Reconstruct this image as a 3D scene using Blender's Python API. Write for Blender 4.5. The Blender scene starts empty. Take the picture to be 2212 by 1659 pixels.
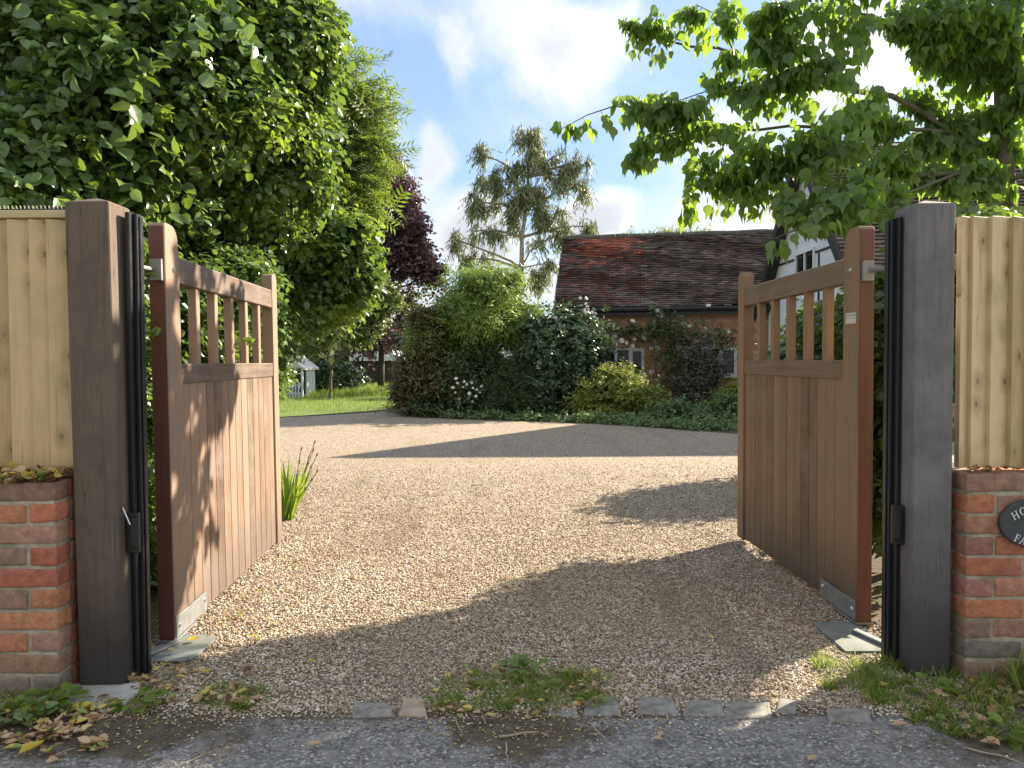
import bpy, bmesh, math, random
import numpy as np
from mathutils import Vector, Matrix, Euler, noise
C = bpy.context.scene
COL = C.collection
R = math.radians
rnd = random.Random(7)
rng = np.random.default_rng(11)

# ------------------------------------------------------------------ camera
EYE = 1.5
cam_d = bpy.data.cameras.new('camera'); cam = bpy.data.objects.new('camera', cam_d); COL.objects.link(cam)
cam_d.sensor_width = 36; cam_d.lens = 36 * 1661 / 2212; cam_d.clip_end = 3000; cam_d.clip_start = .05
cam.matrix_world = Matrix.Translation((0, 0, EYE)) @ Matrix.Rotation(R(90 - 1.71), 4, 'X') @ Matrix.Rotation(R(-.3), 4, 'Z')
C.camera = cam
CM = cam.matrix_world.copy()
C.view_settings.view_transform = 'Standard'; C.view_settings.look = 'None'
C.view_settings.gamma = 1; C.view_settings.exposure = 1.6
# ------------------------------------------------------------------ sun and sky
SUN_AZ, SUN_EL = R(52), R(28.6)
sd = Vector((math.sin(SUN_AZ) * math.cos(SUN_EL), math.cos(SUN_AZ) * math.cos(SUN_EL), math.sin(SUN_EL)))
sl = bpy.data.lights.new('sun', 'SUN'); sl.energy = 4.7; sl.angle = R(.55); sl.color = (1, .86, .68)
so = bpy.data.objects.new('sun', sl); COL.objects.link(so)
so.rotation_euler = sd.to_track_quat('Z', 'Y').to_euler()

def ray(px, py):
    """direction of the view ray of a point of the 2212 x 1659 photograph, used only to work out where things stand"""
    d = CM.to_3x3() @ Vector(((px - 1106) / 1661, (829.5 - py) / 1661, -1))
    return d
def at(px, py, D):
    d = ray(px, py); return Vector((0, 0, EYE)) + d * (D / d.y)
def gnd(px, py, z=0):
    d = ray(px, py); return Vector((0, 0, EYE)) + d * ((z - EYE) / d.z)
def on_plane(px, py, p0, n):
    d = ray(px, py); o = Vector((0, 0, EYE)); return o + d * ((Vector(p0) - o).dot(n) / d.dot(n))

# ------------------------------------------------------------------ node helpers
class NT:
    def __init__(s, tree): s.t = tree; s.n = tree.nodes; s.l = tree.links; s.n.clear()
    def add(s, typ, **kw):
        nd = s.n.new(typ)
        for k, v in kw.items():
            if k.startswith('_'): setattr(nd, k[1:], v)
            else:
                key = int(k[1:]) if (k[0] == 'i' and k[1:].isdigit()) else k.replace('__', ' ')
                inp = nd.inputs[key]
                if isinstance(v, bpy.types.NodeSocket): s.l.new(v, inp)
                else: inp.default_value = v
        return nd
    def math(s, op, a, b=None, c=None, clamp=False):
        nd = s.n.new('ShaderNodeMath'); nd.operation = op; nd.use_clamp = clamp
        for i, v in enumerate((a, b, c)):
            if v is None: continue
            if isinstance(v, bpy.types.NodeSocket): s.l.new(v, nd.inputs[i])
            else: nd.inputs[i].default_value = v
        return nd.outputs[0]
    def mix(s, f, a, b, mode='MIX'):
        nd = s.n.new('ShaderNodeMix'); nd.data_type = 'RGBA'; nd.blend_type = mode; nd.clamp_factor = True
        for i, v in ((0, f), (6, a), (7, b)):
            if isinstance(v, bpy.types.NodeSocket): s.l.new(v, nd.inputs[i])
            else: nd.inputs[i].default_value = v if i == 0 else (*v[:3], 1)
        return nd.outputs[2]
    def ramp(s, f, stops, interp='LINEAR'):
        nd = s.n.new('ShaderNodeValToRGB'); cr = nd.color_ramp; cr.interpolation = interp
        while len(cr.elements) > 1: cr.elements.remove(cr.elements[-1])
        for i, (p, c) in enumerate(stops):
            e = cr.elements[0] if i == 0 else cr.elements.new(p)
            e.position = p; e.color = (*c, 1) if len(c) == 3 else c
        s.l.new(f, nd.inputs[0]); return nd.outputs[0]
    def coord(s, scale=(1, 1, 1), kind='Object', rot=(0, 0, 0)):
        tc = s.n.new('ShaderNodeTexCoord'); mp = s.n.new('ShaderNodeMapping')
        s.l.new(tc.outputs[kind], mp.inputs[0]); mp.inputs['Scale'].default_value = scale; mp.inputs['Rotation'].default_value = rot
        return mp.outputs[0]
    def noise(s, vec, scale, detail=4, rough=.55, dist=0):
        nd = s.add('ShaderNodeTexNoise', Vector=vec, Scale=scale, Detail=detail, Roughness=rough, Distortion=dist)
        return nd.outputs[0]
    def vor(s, vec, scale, feature='F1', rand=1):
        nd = s.n.new('ShaderNodeTexVoronoi'); nd.feature = feature
        s.l.new(vec, nd.inputs['Vector']); nd.inputs['Scale'].default_value = scale; nd.inputs['Randomness'].default_value = rand
        return nd
def g(v): return (v, v, v)
def smooth(nt, v, a, b):
    nd = nt.n.new('ShaderNodeMapRange'); nd.interpolation_type = 'SMOOTHSTEP'
    nt.l.new(v, nd.inputs[0]); nd.inputs[1].default_value = a; nd.inputs[2].default_value = b
    return nd.outputs[0]

def build_world():
    w = bpy.data.worlds.new('World'); C.world = w; w.use_nodes = True
    nt = NT(w.node_tree)
    sky = nt.n.new('ShaderNodeTexSky'); sky.sky_type = 'NISHITA'; sky.sun_disc = False
    sky.sun_elevation = SUN_EL; sky.sun_rotation = SUN_AZ; sky.air_density = 1.0; sky.dust_density = .6; sky.ozone_density = 1.5
    STR = .125
    tc = nt.n.new('ShaderNodeTexCoord'); V = tc.outputs['Generated']
    warp = nt.add('ShaderNodeTexNoise', Vector=V, Scale=3.2, Detail=6, Roughness=.6)
    wv = nt.n.new('ShaderNodeVectorMath'); wv.operation = 'MULTIPLY_ADD'
    nt.l.new(warp.outputs['Color'], wv.inputs[0]); wv.inputs[1].default_value = (.20, .20, .20); 
    sub = nt.n.new('ShaderNodeVectorMath'); sub.operation = 'ADD'; nt.l.new(V, sub.inputs[0]); sub.inputs[1].default_value = (-.10, -.10, -.10)
    nt.l.new(sub.outputs[0], wv.inputs[2])
    VW = wv.outputs[0]
    # clouds: (direction given by photo px, half sizes in px, weight)
    blobs = [(1180, 50, 240, 100, .85), (1270, 140, 130, 100, .65), (1080, 260, 160, 90, .35), (1500, 330, 150, 60, .4), (1290, 470, 75, 65, 1.5), (1230, 500, 60, 40, .8), (1000, 470, 90, 65, 1.3), (900, 350, 40, 90, .55), (1080, 500, 80, 60, 1.1),
             (1870, 60, 200, 110, 1.2), (1560, 420, 160, 50, .4), (1600, 490, 200, 60, 1.0), (1750, 230, 200, 110, .5), (1480, 250, 110, 60, .45), (2250, 150, 220, 200, .8),
             (1150, 620, 180, 70, 1.0), (880, 640, 200, 80, .9), (990, 130, 40, 60, .45), (780, 20, 120, 60, .5), (500, 450, 400, 300, .8), (3200, 300, 800, 500, 1.1), (-900, 300, 600, 400, .8)]
    total = None
    for (px, py, rx, ry, wt) in blobs:
        d = ray(px, py).normalized()
        m = nt.n.new('ShaderNodeMapping'); m.vector_type = 'POINT'
        # scale along horizon tangent and vertical about the blob's direction
        ang = math.atan2(d.x, d.y)
        m2 = nt.n.new('ShaderNodeVectorMath'); m2.operation = 'SUBTRACT'; nt.l.new(VW, m2.inputs[0]); m2.inputs[1].default_value = d
        nt.l.new(m2.outputs[0], m.inputs[0]); m.inputs['Rotation'].default_value = (0, 0, ang)
        k = 1661 * (1 + ((px - 1106) / 1661) ** 2) ** .5
        m.inputs['Scale'].default_value = (k / rx, k / rx, k / ry)
        ln = nt.n.new('ShaderNodeVectorMath'); ln.operation = 'LENGTH'; nt.l.new(m.outputs[0], ln.inputs[0])
        v = nt.math('MULTIPLY', smooth(nt, ln.outputs['Value'], 1.5, .1), wt)
        total = v if total is None else nt.math('ADD', total, v)
    # unseen cloud added behind the viewer and overhead, to brighten the shade
    vz = nt.n.new('ShaderNodeSeparateXYZ'); nt.l.new(V, vz.inputs[0])
    back = nt.math('MULTIPLY', smooth(nt, vz.outputs['Y'], .25, -.15), .95)
    up = nt.math('MULTIPLY', smooth(nt, vz.outputs['Z'], .6, .85), .5)
    total = nt.math('ADD', total, nt.math('ADD', back, up))
    big = nt.noise(V, 2.6, 7, .62, .4)
    fine = nt.noise(VW, 9, 8, .6, .3)
    dens = nt.math('ADD', nt.math('MULTIPLY', total, .62), nt.math('MULTIPLY_ADD', fine, .75, -.36))
    dens = nt.math('ADD', dens, nt.math('MULTIPLY_ADD', big, .5, -.27))
    mask = smooth(nt, dens, -.02, .62)
    # thicker parts greyer, edges white
    thick = smooth(nt, nt.math('ADD', dens, nt.math('MULTIPLY_ADD', big, 1.3, -.7)), .3, .8)
    sunv = nt.n.new('ShaderNodeVectorMath'); sunv.operation = 'DOT_PRODUCT'; nt.l.new(V, sunv.inputs[0]); sunv.inputs[1].default_value = sd
    glow = smooth(nt, sunv.outputs['Value'], .55, 1.0)
    white = nt.mix(thick, (2.65, 2.7, 2.8), (1.85, 1.97, 2.2))
    white = nt.mix(nt.math('MULTIPLY', glow, .4), white, (5.0, 4.9, 4.6))
    # the clear sky: nishita seen through summer haze
    clear = nt.mix(.75, sky.outputs[0], (.85, 1.3, 2.15))
    col = nt.mix(mask, clear, white)
    bg = nt.add('ShaderNodeBackground', Color=col, Strength=STR)
    out = nt.n.new('ShaderNodeOutputWorld'); nt.l.new(bg.outputs[0], out.inputs[0])
build_world()

# ------------------------------------------------------------------ objects, things and parts
def thing(name, label, cat, loc=(0, 0, 0), rot=0, group=None):
    o = bpy.data.objects.new(name, None); COL.objects.link(o); o.empty_display_size = .2
    o.location = loc; o.rotation_euler = (0, 0, rot); o['label'] = label; o['category'] = cat
    if group: o['group'] = group
    return o
def tag(o, label, cat=None, group=None, kind=None):
    if label: o['label'] = label
    if cat: o['category'] = cat
    if group: o['group'] = group
    if kind: o['kind'] = kind
    return o
def link(name, me, m, parent=None, smooth_=False):
    o = bpy.data.objects.new(name, me); COL.objects.link(o)
    if m is not None: me.materials.append(m)
    if parent: o.parent = parent
    if smooth_: me.polygons.foreach_set('use_smooth', [True] * len(me.polygons))
    return o
def copy_tree(o, parent=None):
    c = o.copy(); COL.objects.link(c)
    if parent: c.parent = parent
    for ch in list(o.children): copy_tree(ch, c)
    return c

class MB:
    def __init__(s): s.v = []; s.f = []; s.c = []
    def raw(s, vs, fs, col=None):
        b = len(s.v); s.v += [tuple(v) for v in vs]; s.f += [tuple(i + b for i in f) for f in fs]
        s.c += [col] * len(vs); return s
    def box(s, x0, x1, y0, y1, z0, z1, M=None, col=None, jit=0):
        vs = [Vector((x, y, z)) for x in (x0, x1) for y in (y0, y1) for z in (z0, z1)]
        if jit: vs = [v + Vector((rnd.uniform(-jit, jit), rnd.uniform(-jit, jit), rnd.uniform(-jit, jit))) for v in vs]
        if M is not None: vs = [M @ v for v in vs]
        return s.raw(vs, [(0, 1, 3, 2), (4, 6, 7, 5), (0, 4, 5, 1), (2, 3, 7, 6), (0, 2, 6, 4), (1, 5, 7, 3)], col)
    def prism(s, poly, a0, a1, axis='y', M=None, col=None):
        """polygon in the plane across axis, extruded a0..a1"""
        n = len(poly); vs = []
        for a in (a0, a1):
            for (p, q) in poly:
                v = Vector((p, a, q)) if axis == 'y' else (Vector((a, p, q)) if axis == 'x' else Vector((p, q, a)))
                vs.append(M @ v if M is not None else v)
        fs = [tuple(range(n))[::-1], tuple(range(n, 2 * n))] + [(i, (i + 1) % n, n + (i + 1) % n, n + i) for i in range(n)]
        return s.raw(vs, fs, col)
    def tube(s, pts, rad, k=6, cap=True):
        pts = [Vector(p) for p in pts]; n = len(pts)
        if not hasattr(rad, '__len__'): rad = [rad] * n
        prev = Vector((0.3, .2, .9)); vs = []
        for i, p in enumerate(pts):
            t = (pts[min(i + 1, n - 1)] - pts[max(i - 1, 0)])
            t = t.normalized() if t.length > 1e-7 else Vector((0, 0, 1))
            a = t.cross(prev)
            if a.length < 1e-4: a = t.cross(Vector((1, 0, 0)))
            a.normalize(); b = t.cross(a); prev = b.cross(t) if False else prev
            for j in range(k):
                th = 2 * math.pi * j / k
                vs.append(p + (a * math.cos(th) + b * math.sin(th)) * rad[i])
        fs = []
        for i in range(n - 1):
            for j in range(k):
                fs.append((i * k + j, i * k + (j + 1) % k, (i + 1) * k + (j + 1) % k, (i + 1) * k + j))
        if cap: fs += [tuple(range(k))[::-1], tuple(range((n - 1) * k, n * k))]
        return s.raw(vs, fs)
    def build(s, name, m, parent=None, bevel=0, smooth_=False, seg=1):
        me = bpy.data.meshes.new(name); me.from_pydata(s.v, [], s.f)
        if any(c is not None for c in s.c):
            a = me.color_attributes.new('Col', 'FLOAT_COLOR', 'POINT')
            a.data.foreach_set('color', np.array([(*(c or (1, 1, 1)), 1) for c in s.c], dtype=np.float32).ravel())
        bm = bmesh.new(); bm.from_mesh(me)
        bmesh.ops.recalc_face_normals(bm, faces=bm.faces)
        if bevel: bmesh.ops.bevel(bm, geom=list(bm.edges), offset=bevel, segments=seg, affect='EDGES', profile=.5, clamp_overlap=True)
        bm.to_mesh(me); bm.free()
        return link(name, me, m, parent, smooth_)

def fast_mesh(name, V, F, sizes, m, parent=None, col=None):
    """V (n,3); F flat vertex indices; sizes loop count of each face"""
    me = bpy.data.meshes.new(name)
    me.vertices.add(len(V)); me.vertices.foreach_set('co', np.ascontiguousarray(V, dtype=np.float32).ravel())
    me.loops.add(len(F)); me.loops.foreach_set('vertex_index', np.ascontiguousarray(F, dtype=np.int32))
    me.polygons.add(len(sizes))
    st = np.zeros(len(sizes), dtype=np.int32); st[1:] = np.cumsum(sizes)[:-1]
    me.polygons.foreach_set('loop_start', st)
    if col is not None:
        a = me.color_attributes.new('Col', 'FLOAT_COLOR', 'POINT'); c4 = np.ones((len(V), 4), np.float32); c4[:, :3] = col
        a.data.foreach_set('color', c4.ravel())
    me.update(calc_edges=True); me.validate()
    return link(name, me, m, parent)

def unit(a): return a / np.maximum(np.linalg.norm(a, axis=-1, keepdims=True), 1e-9)
TPL = {
 # each: vertices (along, across, normal), faces
 'ovate': ([(0,0,0),(.34,0,-.03),(.68,0,-.06),(1,0,-.16),(.28,.3,.07),(.66,.24,.02),(.28,-.3,.07),(.66,-.24,.02)], [(0,1,4),(1,2,5,4),(2,3,5),(0,6,1),(1,6,7,2),(2,7,3)]),
 'broad': ([(0,0,0),(.38,0,-.04),(.7,0,-.07),(1,0,-.18),(.12,.3,.06),(.5,.4,.09),(.84,.2,-.03),(.12,-.3,.06),(.5,-.4,.09),(.84,-.2,-.03)], [(0,1,5,4),(1,2,6,5),(2,3,6),(0,7,8,1),(1,8,9,2),(2,9,3)]),
 'maple': ([(0,0,0),(.35,0,-.03),(.66,0,-.07),(1.12,0,-.2),(.06,.2,.05),(.34,.4,.07),(.56,.37,.02),(.72,.15,-.04),(.06,-.2,.05),(.34,-.4,.07),(.56,-.37,.02),(.72,-.15,-.04)], [(0,1,5,4),(1,2,6,5),(2,7,6),(2,3,7),(0,8,9,1),(1,9,10,2),(2,10,11),(2,11,3)]),
 'small': ([(0,0,0),(.5,.27,.06),(1,0,-.08),(.5,-.27,.06)], [(0,3,2,1)]),
 'fold': ([(0,0,0),(.45,.3,.1),(1,0,-.1),(.45,-.3,.1),(.5,0,-.02)], [(0,4,1),(4,2,1),(0,3,4),(4,3,2)]),
 'narrow': ([(0,0,0),(.35,.09,0),(.7,.07,-.05),(1,0,-.14),(.7,-.07,-.05),(.35,-.09,0)], [(0,5,4,3,2,1)]),
 'pinnate': ([(0,0,0),(.5,.012,-.03),(1,0,-.12),(.5,-.012,-.03)] + sum([[(t,0,-.12*t*t),(t+.12,s*.14,-.02),(t+.2,s*.3,-.09),(t+.05,s*.17,-.03)] for t in (.15,.33,.51,.69,.85) for s in (1,-1)], []),
             [(0,3,2,1)] + [tuple(4 + i*4 + j for j in range(4)) for i in range(10)]),
 'curl': ([(0,0,.05),(.3,.28,.22),(.3,0,.03),(.3,-.28,.18),(.65,.24,.16),(.65,0,.0),(.65,-.26,.2),(1,0,.12)], [(0,2,1),(0,3,2),(1,2,5,4),(2,3,6,5),(4,5,7),(5,6,7)]),
 'blade': ([(0,-.03,0),(0,.03,0),(.5,.025,.06),(1,0,.2),(.5,-.025,.06)], [(0,1,2,4),(4,2,3)]),
}
def leaves(name, P, A, N, size, tpl, m, parent=None, col=None):
    """P base points, A leaf axes, N leaf normals, size lengths"""
    vs, fs = TPL[tpl]; T = np.array(vs, dtype=np.float64); n = len(P); k = len(T)
    A = unit(A); W = unit(np.cross(N, A)); Nn = np.cross(A, W)
    s = np.asarray(size).reshape(-1, 1, 1) if hasattr(size, '__len__') else np.full((n, 1, 1), float(size))
    V = P[:, None, :] + s * (T[None, :, 0:1] * A[:, None, :] + T[None, :, 1:2] * W[:, None, :] + T[None, :, 2:3] * Nn[:, None, :])
    flat = np.concatenate([np.array(f) for f in fs]); F = (flat[None, :] + (np.arange(n) * k)[:, None]).ravel()
    sizes = np.tile(np.array([len(f) for f in fs]), n)
    c = None if col is None else np.repeat(col, k, axis=0)
    return fast_mesh(name, V.reshape(-1, 3), F, sizes, m, parent, c)
def sticks_arrays(P0, P1, r0, r1):
    """many thin three sided twigs"""
    n = len(P0); d = unit(P1 - P0); a = unit(np.cross(d, rng.normal(size=(n, 3)))); b = np.cross(d, a)
    V = []
    for (P, r) in ((P0, r0), (P1, r1)):
        for j in range(3):
            th = 2.094 * j; V.append(P + (a * math.cos(th) + b * math.sin(th)) * r)
    V = np.stack(V, 1); f = np.array([0,1,4,3, 1,2,5,4, 2,0,3,5])
    F = (f[None] + (np.arange(n) * 6)[:, None]).ravel()
    return V.reshape(-1, 3), F, np.full(n * 3, 4)
def join_obj(obs, name):
    """merge several freshly made mesh objects of one part into the first one"""
    me = bpy.data.meshes.new(name); bm = bmesh.new()
    for o in obs: bm.from_mesh(o.data)
    bm.to_mesh(me); bm.free(); m = obs[0].data.materials[0]; par = obs[0].parent
    for o in obs:
        d = o.data; bpy.data.objects.remove(o); bpy.data.meshes.remove(d)
    return link(name, me, m, par)

# ------------------------------------------------------------------ materials
def mat(name):
    m = bpy.data.materials.new(name); m.use_nodes = True; nt = NT(m.node_tree)
    out = nt.n.new('ShaderNodeOutputMaterial'); p = nt.n.new('ShaderNodeBsdfPrincipled'); nt.l.new(p.outputs[0], out.inputs[0])
    return m, nt, p, out
def setp(nt, p, **kw):
    for k, v in kw.items():
        k = k.replace('_', ' ')
        if isinstance(v, bpy.types.NodeSocket): nt.l.new(v, p.inputs[k])
        else: p.inputs[k].default_value = (*v, 1) if isinstance(v, tuple) and len(v) == 3 else v
def bump(nt, p, h, strength=.4, dist=.01):
    b = nt.add('ShaderNodeBump', Height=h, Strength=strength, Distance=dist); nt.l.new(b.outputs[0], p.inputs['Normal'])
def plain(name, c, rough=.6, metal=0, var=.25, scale=8, bmp=.15):
    m, nt, p, o = mat(name); co = nt.coord()
    n = nt.noise(co, scale, 5); c2 = tuple(x * (1 - var) for x in c); c3 = tuple(min(1, x * (1 + var)) for x in c)
    setp(nt, p, Base_Color=nt.ramp(n, [(.3, c2), (.7, c3)]), Roughness=nt.math('MULTIPLY_ADD', nt.noise(co, scale * 4), .3, rough - .15), Metallic=metal)
    if bmp: bump(nt, p, nt.noise(co, scale * 12, 4), bmp, .004)
    return m
def leafmat(name, c1, c2, trans=(.25, .4, .03), tf=.4, rough=.42, nscale=.8, hue=None):
    """c1 dark, c2 light: each leaf has its own colour, sprays of leaves share a tendency"""
    m, nt, p, o = mat(name)
    geo = nt.n.new('ShaderNodeNewGeometry'); r = geo.outputs['Random Per Island']
    co = nt.coord(); n = nt.noise(co, nscale, 3)
    f = nt.math('ADD', nt.math('MULTIPLY', r, .65), nt.math('MULTIPLY_ADD', n, .9, -.27), clamp=True)
    stops = [(0, c1), (.8, c2), (1, tuple(min(1, x * 1.35) for x in c2))]
    if hue: stops = [(0, c1), (.55, c2), (.93, tuple(x * 1.2 for x in c2)), (.97, hue)]
    col = nt.ramp(f, stops)
    setp(nt, p, Base_Color=col, Roughness=rough)
    p.inputs['Specular IOR Level'].default_value = .55
    tr = nt.add('ShaderNodeBsdfTranslucent', Color=nt.mix(.55, nt.mix(.5, col, (1, 1, 1), 'MULTIPLY'), trans))
    mx = nt.add('ShaderNodeMixShader', Fac=tf, i1=p.outputs[0], i2=tr.outputs[0]); nt.l.new(mx.outputs[0], o.inputs[0])
    return m
def woodmat(name, dark, light, axis='z', rough=.6, knots=0, fine=1.0, weather=None, boards=None, wet=None, CR=.4):
    m, nt, p, o = mat(name)
    sc = {'z': (34, 34, 1.6), 'x': (1.6, 34, 34), 'y': (34, 1.6, 34)}[axis]
    co = nt.coord(sc); oc = nt.coord()
    geo = nt.n.new('ShaderNodeNewGeometry'); isl = geo.outputs['Random Per Island']
    vadd = nt.n.new('ShaderNodeVectorMath'); vadd.operation = 'ADD'; nt.l.new(co, vadd.inputs[0])
    cmb = nt.n.new('ShaderNodeCombineXYZ'); off = nt.math('MULTIPLY', isl, 37.0)
    for i in range(3): nt.l.new(off, cmb.inputs[i])
    nt.l.new(cmb.outputs[0], vadd.inputs[1]); gv = vadd.outputs[0]
    g1 = nt.noise(gv, 1.0 * fine, 5, .6, .6); g2 = nt.noise(gv, 4.5 * fine, 3, .6); big = nt.noise(oc, 2.3, 3)
    f = nt.math('ADD', nt.math('MULTIPLY', g1, .7), nt.math('MULTIPLY', g2, .35))
    f = nt.math('ADD', f, nt.math('MULTIPLY_ADD', isl, .4, -.2))
    col = nt.ramp(f, [(.3, dark), (.68, light)])
    h = f
    if knots:
        kx = nt.n.new('ShaderNodeSeparateXYZ'); nt.l.new(oc, kx.inputs[0]); kc = nt.n.new('ShaderNodeCombineXYZ')
        nt.l.new(nt.math('MULTIPLY_ADD', kx.outputs[0], 9.0, off), kc.inputs[0]); nt.l.new(nt.math('MULTIPLY_ADD', kx.outputs[2], 5.0, off), kc.inputs[1])
        vo = nt.n.new('ShaderNodeTexVoronoi'); vo.voronoi_dimensions = '2D'; nt.l.new(kc.outputs[0], vo.inputs['Vector']); vo.inputs['Scale'].default_value = 1
        sp = nt.n.new('ShaderNodeSeparateColor'); nt.l.new(vo.outputs['Color'], sp.inputs[0])
        kn = nt.math('MULTIPLY', smooth(nt, vo.outputs['Distance'], .13, .05), smooth(nt, sp.outputs[0], .5, .6))
        ring = nt.math('MULTIPLY', smooth(nt, vo.outputs['Distance'], .42, .1), .35)
        col = nt.mix(nt.math('MAXIMUM', nt.math('MULTIPLY', kn, .75), nt.math('MULTIPLY', ring, smooth(nt, sp.outputs[0], .45, .6))), col, (.13, .075, .03))
    crack = smooth(nt, nt.noise(gv, 2.2, 2, .5, .3), .66, .72); col = nt.mix(nt.math('MULTIPLY', crack, CR), col, tuple(x * .35 for x in dark))
    if weather: col = nt.mix(nt.math('MULTIPLY', smooth(nt, nt.noise(oc, 3.1, 6, .65), .42, .68), .8), col, weather)
    if wet:   # dirt splashed up from the ground
        sx = nt.n.new('ShaderNodeSeparateXYZ'); nt.l.new(oc, sx.inputs[0])
        w = nt.math('ADD', sx.outputs[2], nt.math('MULTIPLY_ADD', nt.noise(oc, 9, 4), .3, -.15))
        col = nt.mix(nt.math('MULTIPLY', smooth(nt, w, wet[0], wet[1]), wet[2]), col, wet[3])
    setp(nt, p, Base_Color=col, Roughness=nt.math('MULTIPLY_ADD', g2, .25, rough - .1))
    bump(nt, p, h, .35, .004)
    return m

M = {}
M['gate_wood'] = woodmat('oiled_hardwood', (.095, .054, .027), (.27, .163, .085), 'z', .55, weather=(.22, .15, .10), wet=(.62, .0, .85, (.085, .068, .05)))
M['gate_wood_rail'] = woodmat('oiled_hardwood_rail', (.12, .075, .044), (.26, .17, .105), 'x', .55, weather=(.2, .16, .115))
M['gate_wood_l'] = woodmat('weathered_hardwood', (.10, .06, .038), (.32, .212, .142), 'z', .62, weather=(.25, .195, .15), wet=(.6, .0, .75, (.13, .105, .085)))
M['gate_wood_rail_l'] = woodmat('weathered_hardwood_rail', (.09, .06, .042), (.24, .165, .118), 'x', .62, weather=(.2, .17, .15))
M['gate_end'] = woodmat('reddish_hardwood', (.045, .017, .012), (.12, .05, .034), 'z', .5)
M['post_l'] = woodmat('sawn_post_brown', (.035, .027, .02), (.155, .115, .085), 'z', .85, CR=.9, weather=(.095, .078, .063), wet=(.75, .1, .85, (.03, .028, .027)))
M['post_r'] = woodmat('sawn_post_grey', (.055, .05, .05), (.20, .187, .183), 'z', .85, fine=1.6, CR=.5, weather=(.12, .116, .11), wet=(.9, .1, .9, (.045, .04, .045)))
M['pine'] = woodmat('pine_feather_edge', (.34, .22, .095), (.66, .48, .25), 'z', .62, knots=1, fine=.7, weather=(.5, .40, .22))
M['pine_r'] = woodmat('pine_feather_edge_pale', (.42, .29, .14), (.72, .57, .34), 'z', .62, knots=1, fine=.7, weather=(.45, .37, .2))
M['pine_rail'] = woodmat('pine_rail', (.36, .27, .13), (.55, .44, .25), 'x', .65)
M['black'] = plain('black_paint', (.012, .013, .016), .38, 0, .4, 6, .1)
M['black_plastic'] = plain('black_plastic', (.012, .012, .012), .5, 0)
M['galv'] = plain('galvanised_steel', (.25, .26, .26), .6, .4, .22, 14, .12)
M['galv_old'] = plain('weathered_steel_sheet', (.19, .21, .19), .75, .15, .35, 5, .2)
M['bolt'] = plain('zinc_bolt', (.6, .6, .58), .3, .9)
M['white'] = plain('white_paint', (.78, .79, .78), .5, 0, .05, 3, .05)
M['white_rail'] = plain('blue_white_paint', (.6, .68, .74), .5, 0, .08, 3, .05)
M['render'] = plain('white_wall_render', (.74, .76, .77), .9, 0, .06, 2, .3)
M['dark_timber'] = plain('black_stained_timber', (.035, .03, .028), .7, 0, .3, 9)
M['bark'] = plain('grey_brown_bark', (.13, .105, .08), .9, 0, .4, 12, .5)
M['bark_dark'] = plain('dark_bark', (.05, .04, .032), .9, 0, .4, 12, .5)
M['bark_pale'] = plain('pale_bark', (.33, .28, .23), .85, 0, .4, 6, .4)
M['bark_green'] = plain('greenish_bark', (.105, .10, .065), .75, 0, .35, 8, .3)
M['glass'] = None
m, nt, p, o = mat('window_glass'); setp(nt, p, Base_Color=(.012, .015, .014), Roughness=.06); p.inputs['Specular IOR Level'].default_value = .35; M['glass'] = m
M['sett'] = plain('granite_sett', (.25, .24, .215), .85, 0, .4, 22, .8)
M['sett_tan'] = plain('sandstone_sett', (.40, .31, .24), .85, 0, .25, 14, .5)
M['slate'] = plain('slate_sign', (.045, .055, .06), .42, 0, .35, 10, .12)
M['concrete'] = plain('pale_concrete', (.42, .41, .38), .9, 0, .2, 10, .4)

def coloured(name, rough=.8, mul=1.0, nscale=30, amount=.5, bmp=.4, lichen=None, bd=.004):
    """base colour stored per brick / tile, with surface grain and wear"""
    m, nt, p, o = mat(name)
    a = nt.n.new('ShaderNodeAttribute'); a.attribute_name = 'Col'; co = nt.coord()
    n = nt.noise(co, nscale, 6, .7); c = nt.mix(amount, a.outputs['Color'], nt.ramp(n, [(.3, g(.3)), (.6, g(1.0)), (.8, g(1.5))]), 'MULTIPLY')
    if lichen: c = nt.mix(nt.math('MULTIPLY', smooth(nt, nt.noise(co, lichen[1], 6, .7), lichen[2], lichen[3]), lichen[4]), c, lichen[0])
    setp(nt, p, Base_Color=c, Roughness=rough); bump(nt, p, nt.noise(co, nscale * 1.7, 6, .7), bmp, bd)
    return m
M['brick'] = coloured('handmade_brick', .9, nscale=22, amount=.7, bmp=1.0, lichen=((.17, .15, .08), 7, .48, .72, .55), bd=.008)
M['brick_mossy'] = coloured('mossy_brick', .9, nscale=26, amount=.75, bmp=1.0, lichen=((.30, .26, .16), 16, .5, .66, .75), bd=.009)
M['tile'] = coloured('clay_roof_tile', .75, nscale=6, amount=.5, bmp=.4, lichen=((.32, .30, .28), 14, .62, .75, .55))
m, nt, p, o = mat('lime_mortar'); co = nt.coord(); n = nt.noise(co, 25, 6, .7)
c = nt.mix(smooth(nt, nt.noise(co, 5, 4), .45, .65), nt.ramp(n, [(.3, (.3, .27, .2)), (.7, (.55, .49, .38))]), (.29, .28, .18)); setp(nt, p, Base_Color=c, Roughness=.95); bump(nt, p, n, .8, .01); M['mortar'] = m

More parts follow.
